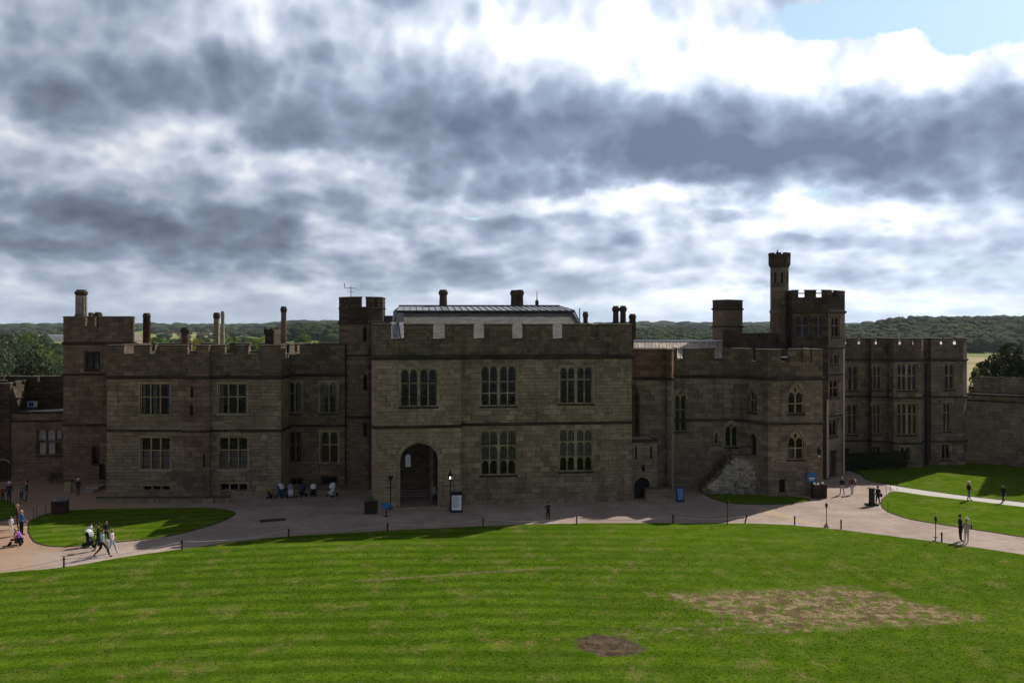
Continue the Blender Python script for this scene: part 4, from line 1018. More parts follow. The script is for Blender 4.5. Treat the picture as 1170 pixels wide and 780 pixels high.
# upright grass over the near part of the great lawn, thinned where it is worn away
rg2 = np.random.default_rng(5); n_ = 110000
gx = rg2.uniform(-36, 38, n_); gy = 36 + 33 * rg2.random(n_) ** 1.15
def inworn(x, y):
    ca, sa = math.cos(R(9)), math.sin(R(9)); a = (x - 16.4) * ca + (y - 47.2) * sa; e = (y - 47.2) * ca - (x - 16.4) * sa; a = a + .55 * e
    return (np.abs(a) < 6.1) & (np.abs(e) < 3.6) | (((x - 4.65) / 1.7) ** 2 + ((y - 41.5) / 1.8) ** 2 < 1)
keep = ~(inworn(gx, gy) & (rg2.random(n_) < .82)) & (np.abs(gx) < gy * .62)
lim = np.interp(gx, [p.x for p in main_edge], [p.y for p in main_edge]) - .15; keep &= gy < lim
gx, gy = gx[keep], gy[keep]; m_ = len(gx); hh = rg2.uniform(.008, .034, m_) * np.clip((69 - gy) / 14, .3, 1); an = rg2.uniform(0, 6.28, m_)
V = np.zeros((m_, 3, 3, 3))
for k_ in range(3):
    a_ = an + k_ * 2.1; ox = rg2.normal(0, .05, m_); oy = rg2.normal(0, .05, m_); w_ = .022
    V[:, k_, 0] = np.stack([gx + ox - w_ * np.cos(a_), gy + oy - w_ * np.sin(a_), np.full(m_, .045)], 1); V[:, k_, 1] = np.stack([gx + ox + w_ * np.cos(a_), gy + oy + w_ * np.sin(a_), np.full(m_, .045)], 1)
    V[:, k_, 2] = np.stack([gx + ox + rg2.normal(0, .03, m_), gy + oy + rg2.normal(0, .03, m_), .05 + hh], 1)
V = V.reshape(-1, 3); me = bpy.data.meshes.new('grass'); me.from_pydata(V.tolist(), [], np.arange(len(V)).reshape(-1, 3).tolist()); me.materials.append(M['lawn'])
o = bpy.data.objects.new('grass', me); col.objects.link(o); tag(o, 'short upright grass of the great lawn', kind='stuff')

# ================================================================== VEGETATION
def leafball(mb, c, rx, ry, rz, n, size, clumps=26, seed=0, flat=0.0):
    """leaf-sized faces gathered in clumps through a crown's volume"""
    rg = random.Random(seed); cs = []
    for i in range(clumps):
        while True:
            p = Vector((rg.uniform(-1, 1), rg.uniform(-1, 1), rg.uniform(-1, 1)))
            if .35 < p.length < 1: break
        cs.append((p, rg.uniform(.22, .42)))
    vs = []; fs = []
    for i in range(n):
        p, r = cs[rg.randrange(clumps)]
        q = Vector((rg.gauss(0, 1), rg.gauss(0, 1), rg.gauss(0, 1))); q.normalize(); q *= r * (.55 + .5 * rg.random() ** .5)
        q = p * .82 + q; q = Vector((q.x * rx, q.y * ry, q.z * rz)) + Vector(c)
        a = Vector((rg.gauss(0, 1), rg.gauss(0, 1), rg.gauss(0, .7))).normalized(); b = a.cross(Vector((rg.gauss(0, 1), rg.gauss(0, 1), rg.gauss(0, 1)))).normalized()
        s = size * rg.uniform(.6, 1.3); k = len(vs)
        vs += [q - a * s, q + b * s * .6, q + a * s, q - b * s * .6]; fs.append((k, k + 1, k + 2, k + 3))
    mb.add(vs, fs)
def tree(name, label, X, Y, z0, h, r, mat, n=5200, leaf=.24, seed=1, crown0=.3, group='trees beyond the castle', cat='tree', squash=1.0):
    rt = root(name, (X, Y, z0), seed, label, cat, group); rg = random.Random(seed)
    mb = MB(); top = h * .8; pts = [(X + rg.uniform(-.3, .3) * i, Y, z0 + top * i / 5) for i in range(6)]
    mb.tube([(X, Y, z0 - .5)] + pts[1:], r * .075, 8, taper=r * .015)
    for i in range(9):
        a = rg.uniform(0, 6.28); s = z0 + h * rg.uniform(crown0 * .9, .62); L = r * rg.uniform(.5, .85)
        mb.tube([(X, Y, s), (X + L * .5 * math.cos(a), Y + L * .5 * math.sin(a), s + L * .45), (X + L * math.cos(a), Y + L * math.sin(a), s + L * .8)], r * .03, 5, taper=r * .008)
    mb.build('trunk', 'bark', rt)
    mb = MB(); cz = z0 + h * (crown0 + (1 - crown0) / 2); leafball(mb, (X, Y, cz), r, r, h * (1 - crown0) / 2 * squash, n, leaf, 30, seed)
    mb.build('crown', mat, rt)
    return rt
# near trees beyond the wall at the far left
for i, (px, top, Y, r, mt, lb) in enumerate([
    (6, 382, 150, 6.5, 'leaf_grey', 'grey-green willow-like tree at the left edge, nearest the outer wall'),
    (30, 384, 165, 6.5, 'leaf_grey', 'grey-green bushy tree second from the left edge, above the outer wall'),
    (57, 392, 155, 5.5, 'leaf_grey', 'grey-green round tree leaning against the left side of the west tower'),
    (16, 396, 132, 4.5, 'leaf_grey', 'low grey-green tree in front of the taller ones at the left edge'),
    (43, 402, 128, 4.2, 'leaf_dark', 'small dark tree low behind the outer wall'),
    (60, 386, 215, 6.0, 'leaf_yellow', 'yellow-green tree beside the west tower'),
    (40, 381, 250, 7, 'leaf_green', 'fresh green tree behind the grey-green ones'),
    (-14, 380, 160, 7, 'leaf_grey', 'grey-green tree cut off by the left edge')]):
    X, _ = P(px, Y); z0 = hgt(X, Y); h = zat(top, Y) - z0
    tree('broadleaf_tree', lb, X, Y, z0, h, r, mt, 7500, .30 * Y / 160, 11 + i, .12)
X, _ = P(1160, 128); z0 = hgt(X, 128)
tree('dark_spreading_tree', 'dark round-headed tree with gaps under its crown, beyond the curtain wall at the right edge', X, 128, z0, zat(394, 128) - z0, 5.7, 'leaf_dark', 15000, .25, 41, .60, group=None)
for i, (px, Y, z, r, h, lb) in enumerate([(1113, 110, 7.4, 1.0, 2.6, 'fresh green sapling poking above the outer parapet'), (1121, 108, 7.2, .8, 2.2, 'small light green shrub trailing over the outer parapet'), (1132, 110, 7.2, .9, 2.6, 'dark green shrub beside the dark spreading tree')]):
    X, _ = P(px, Y); rt = root('shrub', (X, Y, hgt(X, Y)), 0, lb, 'shrub', 'shrubs behind the outer parapet'); mb = MB(); mb.tube([(X, Y, hgt(X, Y) - .3), (X + .1, Y, z + h * .6)], .08, 6, taper=.03); mb.build('stem', 'bark', rt)
    mb = MB(); leafball(mb, (X, Y, z + h * .42), r, r, h * .6, 900, .16, 10, 50 + i); mb.build('foliage', 'leaf_green' if i < 2 else 'leaf_dark', rt)
# hedge along the east wing
rt = root('clipped_hedge', gp(996, 543), 0, 'long dark clipped hedge along the foot of the east wing', 'hedge'); mb = MB(); rg = random.Random(5); vs = []; fs = []
for i in range(9000):
    px = rg.uniform(958, 1036); Yh = 92.6 + (px - 958) * .027 + rg.uniform(-.8, .8); top = 1.75 + .15 * noise.noise((px * .12, Yh, 0)); z = rg.uniform(0, 1) ** .6 * top
    q = Vector((*P(px, Yh), z)); a = Vector((rg.gauss(0, 1), rg.gauss(0, 1), rg.gauss(0, 1))).normalized(); b = a.cross(Vector((rg.gauss(0, 1), 1, 0))).normalized(); s = rg.uniform(.08, .16); k = len(vs)
    vs += [q - a * s, q + b * s * .6, q + a * s, q - b * s * .6]; fs.append((k, k + 1, k + 2, k + 3))
mb.add(vs, fs); mb.build('foliage', 'hedge', rt)
mb = MB()
for i in range(8): x, y = P(963 + i * 9.5, 92.7 + i * .26); mb.tube([(x, y, -.1), (x, y, 1.2)], .06, 5)
each(mb, 'stem', 'bark', rt, 1)

# mid-distance trees one can tell apart: two templates, copied
def blob_template(seed, sub=2):
    bm = bmesh.new(); bmesh.ops.create_icosphere(bm, subdivisions=sub, radius=1)
    for v in bm.verts:
        p = v.co.copy(); d = 1 + .38 * noise.noise(p * 1.7 + Vector((seed * 7, 0, 0))) + .22 * noise.noise(p * 4.1 + Vector((seed * 3, 5, 0)))
        v.co = Vector((p.x * d, p.y * d, p.z * d * .82))
    V = np.array([v.co[:] for v in bm.verts]); Fc = np.array([[v.index for v in f.verts] for f in bm.faces]); bm.free(); return V, Fc
T_ = [blob_template(i) for i in range(6)]; T3 = [blob_template(i + 20, 3) for i in range(4)]
def forest(name, spots, tmpl, mat='woods', label=None, kind='stuff', cat=None):
    Vs = []; Fs = []; k = 0
    for (X, Y, z, r, h) in spots:
        V, Fc = tmpl[rng.integers(len(tmpl))]; a = rng.random() * 6.28; ca, sa = math.cos(a), math.sin(a)
        x = V[:, 0] * ca - V[:, 1] * sa; y = V[:, 0] * sa + V[:, 1] * ca
        Vs.append(np.stack([X + x * r, Y + y * r, z + h * .52 + V[:, 2] * h * .62], 1)); Fs.append(Fc + k); k += len(V)
    V = np.concatenate(Vs); Fc = np.concatenate(Fs)
    me = bpy.data.meshes.new(name); me.vertices.add(len(V)); me.vertices.foreach_set('co', V.ravel()); me.loops.add(Fc.size); me.loops.foreach_set('vertex_index', Fc.ravel().astype(np.int32))
    me.polygons.add(len(Fc)); me.polygons.foreach_set('loop_start', np.arange(0, Fc.size, 3, dtype=np.int32)); me.update(calc_edges=True); me.validate()
    me.materials.append(M[mat]); o = bpy.data.objects.new(name, me); col.objects.link(o); tag(o, label, cat, kind=kind); return o
def scatter(u0, u1, Y0_, Y1_, sp, r0, r1, h0, h1, keep=1.0, thr=None):
    out = []; Y = Y0_
    while Y < Y1_:
        X = u0 * Y + rng.random() * sp
        while X < u1 * Y:
            x = X + rng.normal() * sp * .3; y = Y + rng.normal() * sp * .3
            if rng.random() < keep and (thr is None or noise.noise((x * .006, y * .006, 9)) > thr):
                r = rng.uniform(r0, r1); out.append((x, y, hgt(x, y), r, rng.uniform(h0, h1) * (r / r1) ** .4))
            X += sp
        Y += sp * 1.0
    return out
forest('wooded_hill', scatter(.34, .85, 935, 1420, 13, 5.5, 10, 11, 17), T3, label='dark wooded hill across the right half of the horizon')
forest('middle_woodland', scatter(.08, .36, 640, 800, 12, 5, 8.5, 9, 14) + scatter(.06, .38, 930, 1400, 13, 6, 9.5, 12, 17), T3, label='dark green woodland seen above the chapel roof')
forest('west_wooded_hill', scatter(-.275, -.12, 1180, 1480, 13, 6, 10, 11, 17), T3, label='wooded rise left of the octagonal turret')
forest('far_hedgerow_trees', scatter(-.72, -.235, 420, 1000, 26, 6, 10, 9, 15, .75, -.05) + scatter(-.72, .1, 1100, 2500, 60, 8, 14, 10, 15, .7, .02), T_, label='scattered hedgerow trees and copses across the plain')
forest('far_woods', scatter(-.8, .40, 2900, 4600, 75, 24, 42, 16, 26, .9, -.12), T_, label='blue-green line of far woods along the horizon')
# near green trees seen above the west wing
tb = [tree('parkland_tree', 'rounded green tree seen above the west wing battlements', 0, 0, 0, 13, 5.5, mt, 3800, .42, 70 + i, .1, group='green trees beyond the west wing') for i, mt in enumerate(('leaf_green', 'leaf_grey', 'leaf_yellow'))]
lst = [(184, 300, 386), (200, 330, 384.5), (217, 310, 387), (232, 290, 389), (247, 330, 387), (262, 300, 390), (276, 320, 388), (290, 300, 386.5), (303, 330, 388), (316, 280, 391), (270, 420, 384), (240, 430, 384), (175, 420, 384), (296, 440, 384), (352, 520, 381)]
for i, (px, Y, top) in enumerate(lst):
    o = tb[i] if i < 3 else copy_tree(tb[(0, 1, 0, 2, 0)[i % 5]])
    X, _ = P(px, Y); z0 = hgt(X, Y); s = (zat(top, Y) - z0) / 13; o.location = (X, Y, z0); o.scale = (s, s, s); o.rotation_euler = (0, 0, i * 1.7)
# white warehouses
for i, (a, b, t, lb) in enumerate(((19.5, 40, 382.6, 'long white industrial shed on the plain, left of the other'), (50, 74, 382.8, 'long white industrial shed just left of the west tower'))):
    Y = 1500; z = zat(386.2, Y) - 2; rt = root('warehouse', (P(a, Y)[0], Y, z), 0, lb, 'warehouse', 'white sheds on the plain')
    mb = MB(); mb.box(P(a, Y)[0], Y, z - 4, P(b, Y)[0], Y + 30, zat(t + .6, Y)); mb.build('wall', 'white_metal', rt)
    mb = MB(); x0, x1 = P(a, Y)[0] - .5, P(b, Y)[0] + .5; z1 = zat(t + .6, Y); mb.add([(x0, Y - .5, z1), (x1, Y - .5, z1), (x1, Y + 15, z1 + 2), (x0, Y + 15, z1 + 2), (x1, Y + 30.5, z1), (x0, Y + 30.5, z1)], [(0, 1, 2, 3), (3, 2, 4, 5), (0, 3, 5), (1, 4, 2)]); mb.build('roof', 'lead', rt)
# far village roofs
for i in range(14):
    px = (8, 26, 33, 47, 66, 192, 205, 262, 268, 275, 281, 235, 300, 228)[i]; Y = 1900 + 90 * (i % 5); X, _ = P(px, Y); z = hgt(X, Y)
    rt = root('far_house', (X, Y, z), 0, 'tiny far house among the trees on the plain', 'house', 'far houses on the plain'); w = 6 + i % 3 * 2
    mb = MB(); mb.box(X - w, Y, z - 2, X + w, Y + 8, z + 7); mb.build('wall', 'pale', rt); mb = MB(); mb.add([(X - w, Y - .5, z + 7), (X + w, Y - .5, z + 7), (X + w, Y + 4, z + 11), (X - w, Y + 4, z + 11), (X + w, Y + 8.5, z + 7), (X - w, Y + 8.5, z + 7)], [(0, 1, 2, 3), (3, 2, 4, 5), (0, 3, 5), (1, 4, 2)]); mb.build('roof', 'mixed_brick', rt)
# ================================================================== STREET FURNITURE
def at(o, px, py, rz=0): p = gp(px, py); o.location = p; o.rotation_euler = (0, 0, rz)
def local(name, label, cat, group=None): r = root(name, (0, 0, 0), 0, label, cat, group); return r
# rope posts
M['navy_cloth'] = plain('dark_blue_paint', (.015, .04, .09), .6); M['panel_blue'] = plain('printed_blue_panel', (.10, .21, .40), .5, 0, .2, 5)
posts = [(73, 648.5), (208, 628), (330, 614.5), (443, 607.5), (552, 601.6), (659, 599.3), (769, 598), (851, 597.8), (908, 599.5), (961, 604), (1076, 619)]
where = ['leftmost rope post, on the lawn edge near the walking group', 'rope post on the lawn edge below the tip of the oval lawn', 'rope post on the lawn edge below the parked pushchairs', 'rope post on the lawn edge below the blue lectern sign',
         'rope post on the lawn edge just right of the entrance arch', 'rope post on the lawn edge where the sunlight begins', 'rope post standing in the jagged battlement shadow', 'tilted rope post right of the thin torch stake', 'short post at the lawn edge left of the small lantern', 'short post at the lawn edge right of the small lantern', 'short post beside the lantern near the couple']
p0 = None; tops = []
for i, ((x, y), lb) in enumerate(zip(posts, where)):
    if p0 is None:
        p0 = local('rope_post', lb, 'post', 'wooden posts along the lawn edge'); mb = MB(); mb.lathe([(.055, -.1), (.055, .66), (.04, .7)], 10); o_ = mb.build('post_shaft', 'post_wood', p0)
        mb = MB(); mb.lathe([(.062, .52), (.068, .54), (.068, .58), (.062, .6)], 10); mb.build('rope_eye', 'iron', p0); o = p0
    else: o = copy_tree(p0)
    o['label'] = lb; at(o, x, y, i * .7)
    if i == 7: o.rotation_euler = (0, .25, 0)
    q = gp(x, y); tops.append(Vector((q.x, q.y, .56)))
tops = [gp(-70, 668) + Vector((0, 0, .56))] + tops
mb = MB()
for a, b in zip(tops[:8], tops[1:9]):
    n = 12; mb.tube([a.lerp(b, i / n) - Vector((0, 0, .22 * math.sin(math.pi * i / n))) for i in range(n + 1)], .018, 5)
mb.build('barrier_rope', 'rope', label='thin off-white rope sagging between the posts along the drive', cat='rope', smooth=True)

def torch(name, label, px, py, h, lit=False, base=True):
    r = local(name, label, 'lamp'); mb = MB(); mb.tube([(0, 0, 0), (0, 0, h * .8)], .045, 8)
    mb.build('pole', 'iron', r)
    mb = MB(); mb.tube([(-.32, 0, h * .62), (.32, 0, h * .62)], .03, 6); mb.tube([(-.32, 0, h * .62), (-.36, 0, h * .66)], .025, 6); mb.tube([(.32, 0, h * .62), (.36, 0, h * .66)], .025, 6); mb.build('crossbar', 'iron', r)
    if lit:
        mb = MB(); z = h * .78; mb.lathe([(.10, z), (.17, z + .35)], 6); L = mb.build('lantern_glass', 'glass', r)
        mb = MB(); mb.lathe([(.03, z + .02), (.06, z + .1), (.055, z + .2), (.02, z + .26)], 8); mb.build('bulb', 'lamp', L)
        mb = MB(); mb.lathe([(.06, z - .12), (.12, z - .02), (.12, z)], 6); mb.lathe([(.2, z + .35), (.2, z + .39), (.12, z + .55), (.05, z + .62), (.035, z + .85), (.005, z + .95)], 6)
        for i in range(6): a = R(60 * i); mb.tube([(.10 * math.cos(a), .10 * math.sin(a), z), (.17 * math.cos(a), .17 * math.sin(a), z + .35)], .012, 4)
        mb.build('lantern_frame', 'iron', r)
    else:
        z = h * .8; mb = MB(); mb.lathe([(.05, z), (.1, z + .08), (.2, z + .3), (.22, z + .42), (.17, z + .42), (.1, z + .3)], 10); mb.build('torch_bowl', 'iron', r)
        mb = MB(); mb.tube([(-.05, 0, z + .2), (-.28, 0, z + .22), (-.34, 0, z + .34)], .025, 6); mb.build('side_hook', 'iron', r)
    mb = MB()
    for i in range(3): a = R(120 * i + 20); mb.tube([(0, 0, .45), (.32 * math.cos(a), .32 * math.sin(a), 0)], .03, 6)
    mb.build('tripod_foot', 'iron', r); at(r, px, py); return r
torch('torch_stand', 'black iron torch stand with an open bowl, left of the entrance arch', 446.3, 582.5, 3.0)
torch('lantern_stand', 'black iron lantern stand with a lit bulb, right of the entrance arch', 514.5, 583.5, 3.3, True)
r = local('ladder_pole', 'slim black pole standing beside the lit lantern stand', 'pole'); mb = MB(); mb.tube([(0, 0, 0), (0, 0, 2.8), (.08, 0, 3.0)], .025, 6); mb.build('pole_shaft', 'iron', r); mb = MB(); mb.box(-.14, -.14, 0, .14, .14, .05); mb.build('foot_plate', 'iron', r); at(r, 518.6, 583)
def smalllamp(label, px, py, h, cone=True):
    r = local('path_lantern', label, 'lamp', 'small lanterns along the lawn edge'); mb = MB(); mb.tube([(0, 0, 0), (0, 0, h * .86)], .03, 8); mb.build('pole', 'iron', r)
    z = h * .85; mb = MB(); mb.lathe([(.05, z), (.09, z + .05), (.1, z + .2), (.13, z + .22), (.06, z + .3), (.01, z + .38)], 8); mb.build('lantern_head', 'iron', r)
    mb = MB(); mb.lathe([(.22, 0), (.2, .06), (.05, .32), (.035, .4)] if cone else [(.2, 0), (.2, .03), (.04, .06), (.04, .3)], 10)
    if not cone:
        mb.tube([(-.16, 0, .28), (.16, 0, .28)], .02, 6); mb.tube([(0, -.16, .28), (0, .16, .28)], .02, 6)
    mb.build('lamp_base', 'pale' if cone else 'iron', r); at(r, px, py); return r
smalllamp('small lantern on a thin pole with a pale conical base, on the sunny lawn edge', 944.3, 602, 1.75)
smalllamp('thin black lantern pole with a crossed foot, nearest the standing couple', 1069, 618, 1.65, False)
smalllamp('thin black torch stake standing in the shadow edge below the chapel stair', 831, 599.5, 1.85, False)
# thin stakes on the lawns
k0 = None
for i, (x, y, lb) in enumerate([(38, 592, 'thin iron stake at the near left tip of the oval lawn'), (41.5, 589.5, 'thin iron stake second along the oval lawn tip'), (52, 586, 'thin iron stake left of the maroon litter bin'), (58.5, 584.5, 'thin iron stake touching the maroon litter bin'), (33, 604, 'thin iron stake beside the crouching visitor'),
                            (1012.5, 566, 'thin stake at the corner where the footpath starts'), (1017.5, 563.5, 'thin stake second from the corner of the footpath'), (1025, 560.5, 'thin stake on the footpath edge'), (1014.5, 585.5, 'thin stake at the rounded tip of the lower lawn')]):
    if k0 is None:
        k0 = local('iron_stake', lb, 'stake', 'thin iron stakes on the lawn edges'); mb = MB(); mb.tube([(0, 0, -.1), (0, 0, .78)], .018, 6); mb.lathe([(.02, .76), (.035, .8), (.01, .86)], 6); mb.build('stake_shaft', 'iron', k0); o = k0
    else: o = copy_tree(k0)
    o['label'] = lb; at(o, x, y)
# litter bin housings
def binbox(label, px, py, w, h, rz=0, top='lead', mat='bin_red', junk=False):
    r = local('litter_bin', label, 'bin'); mb = MB()
    for i in range(7): x = -w / 2 + w * i / 7; mb.box(x + .01, -w / 2, .06, x + w / 7 - .01, w / 2, h)
    mb.box(-w / 2 + .03, -w / 2 + .03, 0, w / 2 - .03, w / 2 - .03, h - .02); mb.build('bin_body', mat, r)
    mb = MB(); vs = [(-w / 2 - .05, -w / 2 - .05, h), (w / 2 + .05, -w / 2 - .05, h), (w / 2 + .05, w / 2 + .05, h), (-w / 2 - .05, w / 2 + .05, h), (-w / 4, -w / 2 - .02, h + .22), (w / 4, -w / 2 - .02, h + .22), (w / 4, w / 2, h + .22), (-w / 4, w / 2, h + .22)]
    mb.add(vs, [(0, 1, 5, 4), (1, 2, 6, 5), (2, 3, 7, 6), (3, 0, 4, 7), (4, 5, 6, 7), (0, 3, 2, 1)]); mb.build('bin_lid', top, r)
    mb = MB(); mb.box(-w * .28, -w / 2 - .012, h * .68, w * .28, -w / 2 + .02, h * .86); mb.build('bin_slot', 'void', r)
    at(r, px, py, rz); return r
binbox('dark maroon litter bin housing with a pale lid, beside the oval lawn', 69, 587, 1.05, 1.15, .2)
binbox('left-hand dark timber litter bin of the pair by the chapel front tower', 931.5, 569, .62, 1.0, .1, 'bin_red', 'wood_dark'); binbox('dark timber litter bin on the sunny side of the pair by the chapel front tower', 940, 568.3, .62, 1.05, -.1, 'bin_red', 'wood_dark')
for i, (x, z, lb) in enumerate(((930.2, 1.3, 'crumpled white paper on the left-hand litter bin'), (934.5, 1.28, 'small white cup on the left-hand litter bin'), (939.4, 1.36, 'white carton on the right-hand litter bin'))):
    q = gp(x, 568.6); mb = MB(); rg = random.Random(i); mb.lathe([(.07, 0), (.12, .05), (.10, .13), (.05, .17)], 7, M4=Matrix.Translation((q.x, q.y, z - .1)) @ Matrix.Rotation(.4 * i, 4, 'X')); mb.build('litter', 'paper', inv=None, label=lb, cat='litter')
r = local('planter', 'square timber planter with grey-green foliage at the left corner of the central hall', 'planter'); mb = MB()
for i in range(6): mb.box(-.48, -.48, .03 + i * .16, .48, .48, .17 + i * .16)
mb.box(-.45, -.45, 0, .45, .45, .95); mb.build('planter_box', 'wood_dark', r); mb = MB(); leafball(mb, (0, 0, 1.12), .52, .5, .34, 700, .07, 12, 4); mb.build('planter_foliage', 'planter_leaf', r); at(r, 424, 586)
# boards
def aboard(label, px, py, w, h, panel, rz, frame='iron', lines=True, cap=None):
    r = local('pavement_sign', label, 'sign'); t = .28
    for s in (-1, 1):
        M4 = Matrix.Translation((0, s * .22, 0)) @ Matrix.Rotation(s * .16, 4, 'X')
        mb = MB(); mb.box(-w / 2, -.02, 0, w / 2, .02, h, M4); fr = mb.build('sign_frame', frame, r)
        if s == -1:
            mb = MB(); mb.box(-w / 2 + .07, -.032, .22, w / 2 - .07, -.024, h - .12, M4); pn = mb.build('sign_panel', panel, r)
            if lines:
                mb = MB(); z = h - .28
                while z > .38: mb.box(-w / 2 + .14, -.037, z, w / 2 - .14 - .12 * (int(z * 20) % 3), -.034, z + .035, M4); z -= .09
                mb.build('printed_text', 'ink' if panel == 'paper' else 'lightblue', pn)
            if cap: mb = MB(); mb.box(-w / 2, -.034, h - .16, w / 2, -.0205, h, M4); mb.build('sign_header', cap, r)
    at(r, px, py, rz); return r
aboard('black-framed pavement board with a white printed sheet, right of the lit lantern', 521.9, 585, .92, 1.72, 'paper', 0, cap='blue', lines=True)
aboard('dark pavement board with a bright blue panel, beside the low wall right of the hall', 777, 573, .66, 1.32, 'panel_blue', .05, 'navy_cloth', lines=False)
r = local('lectern_sign', 'low blue lectern sign on a black pedestal in front of the entrance', 'sign'); mb = MB(); mb.lathe([(.22, 0), (.22, .04), (.05, .08), (.04, .8)], 10); mb.build('pedestal', 'iron', r)
M4 = Matrix.Translation((0, 0, .86)) @ Matrix.Rotation(R(38), 4, 'X'); mb = MB(); mb.box(-.36, -.25, -.02, .36, .25, .02, M4); mb.build('sign_board', 'blue', r); mb = MB(); mb.box(-.31, -.2, .021, .31, .2, .026, M4); mb.build('sign_map', 'blue', r); at(r, 441.2, 589.5)
r = local('wayfinding_sign', 'round-topped blue sign with white lettering on a post behind the timber litter bins', 'sign'); mb = MB(); pl = Pl((-.42, 0), (.42, 0)); ol = [(0, 1.35), (.84, 1.35)] + arch_top(0, .84, 1.95, .28, 'round'); extrude2d(mb, pl, ol, [], 0, .05, miter=False); bd = mb.build('sign_board', 'blue', r, inv=None)
mb = MB(); mb.box(-.26, -.012, 1.68, .26, -.002, 1.76); mb.box(-.2, -.012, 1.55, .2, -.002, 1.61); mb.build('lettering', 'paper', bd); mb = MB(); mb.tube([(0, .08, 0), (0, .08, 1.9)], .04, 8); mb.build('post', 'iron', r); at(r, 927.5, 567.8)
r = local('information_pillar', 'dark square information pillar on a plinth, standing on the sunny drive beside a visitor', 'pillar'); mb = MB(); mb.box(-.17, -.17, .14, .17, .17, 1.4); mb.build('pillar_shaft', 'iron', r); mb = MB(); mb.box(-.42, -.42, 0, .42, .42, .14); mb.build('plinth', 'iron', r)
mb = MB(); mb.box(-.24, -.24, 1.4, .24, .24, 1.47); mb.build('pillar_cap', 'iron', r); mb = MB(); mb.box(-.12, -.176, .4, .12, -.171, 1.25); mb.build('notice', 'post_wood', r); at(r, 996, 577, .3)
r = local('wooden_bench', 'dark wooden bench under the three-light window of the low west range', 'bench'); mb = MB()
for i in range(4): mb.box(-.75, -.2 + i * .11, .43, .75, -.11 + i * .11, .46)
mb.build('seat', 'wood_dark', r); mb = MB()
for i in range(3): mb.box(-.75, .24, .55 + i * .14, .75, .27, .65 + i * .14)
mb.build('backrest', 'wood_dark', r)
for sx in (-.66, .66):
    mb = MB(); mb.box(sx - .035, -.2, 0, sx + .035, -.13, .62); mb.box(sx - .035, .2, 0, sx + .035, .27, .95); mb.build('leg', 'wood_dark', r)
at(r, 66, 551.5)
# wall lantern on the chapel front tower
q = gp(936.3, 567); r = root('wall_lantern', (P(936.3, 78.7)[0], 78.6, 0), 0, 'black lantern on a wall bracket at the right corner of the chapel front tower', 'lamp'); x, y, z = P(936.3, 78.5)[0], 78.55, zat(520, 78.5); mb = MB(); mb.tube([(x, y + .45, z + .5), (x, y, z + .75), (x, y, z + .6)], .03, 6); mb.build('bracket', 'iron', r)
mb = MB(); mb.lathe([(.1, z), (.2, z + .4), (.22, z + .42), (.08, z + .6)], 6, (x, y)); mb.build('lantern_frame', 'iron', r); mb = MB(); mb.lathe([(.04, z - .16), (.09, z - .1), (.08, z - .02)], 8, (x, y)); mb.build('bulb', 'paper', r)
# television aerial on the turret
x, y = P(401, 83.5); r = root('television_aerial', (x, y, 17), 0, 'thin television aerial on top of the octagonal turret', 'aerial'); mb = MB(); z0, z1 = zat(342, 83.5), zat(327, 83.5); mb.tube([(x, y, 15.6), (x, y, z1)], .035, 6); mb.build('mast', 'iron', r)
mb = MB(); mb.tube([(x - .62, y, z1 - .15), (x + .45, y + .2, z1 - .2)], .02, 5)
for i in range(6): xx = x - .6 + i * .2; mb.tube([(xx, y - .25, z1 - .16), (xx, y + .25, z1 - .16)], .012, 4)
mb.tube([(x - .62, y, z1 - .15), (x - .62, y, z1 + .3)], .03, 5); mb.tube([(x - .3, y, z1 - .55), (x + .35, y, z1 - .5)], .015, 5); mb.build('aerial_element', 'iron', r)

# pushchairs
MATC = {}
def cloth(name, c):
    if name not in M: M[name] = plain(name, c, .9, 0, .25, 9)
    return name
def pushchair(label, px, py, rz, body, hood, group=None, s=1.0):
    r = local('pushchair', label, 'pushchair', group); mb = MB()
    for sx in (-.24, .24):
        mb.tube([(sx, -.38, .12), (sx, -.05, .55), (sx, .42, 1.0)], .016, 6); mb.tube([(sx, .3, .12), (sx, -.12, .62)], .016, 6)
    mb.tube([(-.24, .42, 1.0), (.24, .42, 1.0)], .022, 6); mb.tube([(-.24, -.38, .12), (.24, -.38, .12)], .014, 6); mb.build('frame', 'iron', r)
    for sx in (-.25, .25):
        for sy, rr in ((-.38, .10), (.3, .13)):
            M4 = Matrix.Translation((sx, sy, rr)) @ Matrix.Rotation(R(90), 4, 'Y'); mb = MB(); mb.lathe([(rr * .7, -.025), (rr, -.018), (rr, .018), (rr * .7, .025)], 14, M4=M4); mb.build('wheel', 'rubber', r)
    mb = MB(); vs = []
    prof = [(-.36, .36), (-.3, .42), (-.05, .4), (.05, .45), (.22, .85), (.25, .86), (.1, .38), (-.05, .33), (-.34, .33)]
    for sx in (-.2, .2): vs += [(sx, y, z) for y, z in prof]
    n = len(prof); mb.add(vs, [tuple(range(n)), tuple(range(2 * n - 1, n - 1, -1))] + [(i, (i + 1) % n, (i + 1) % n + n, i + n) for i in range(n)]); mb.build('seat', body, r)
    mb = MB(); vs = []; k = 8
    for i in range(k + 1):
        a = R(10 + 105 * i / k)
        for sx in (-.22, -.12, .12, .22): rr = .34 if abs(sx) < .2 else .27; vs.append((sx, .2 - rr * math.cos(a - .3), .72 + rr * math.sin(a - .3)))
    mb.add(vs, [(4 * i + j, 4 * i + j + 1, 4 * i + j + 5, 4 * i + j + 4) for i in range(k) for j in range(3)]); mb.build('hood', hood, r, smooth=True)
    mb = MB(); mb.box(-.19, -.1, .14, .19, .26, .26); mb.build('basket', body, r)
    at(r, px, py, rz); r.scale = (s, s, s); return r
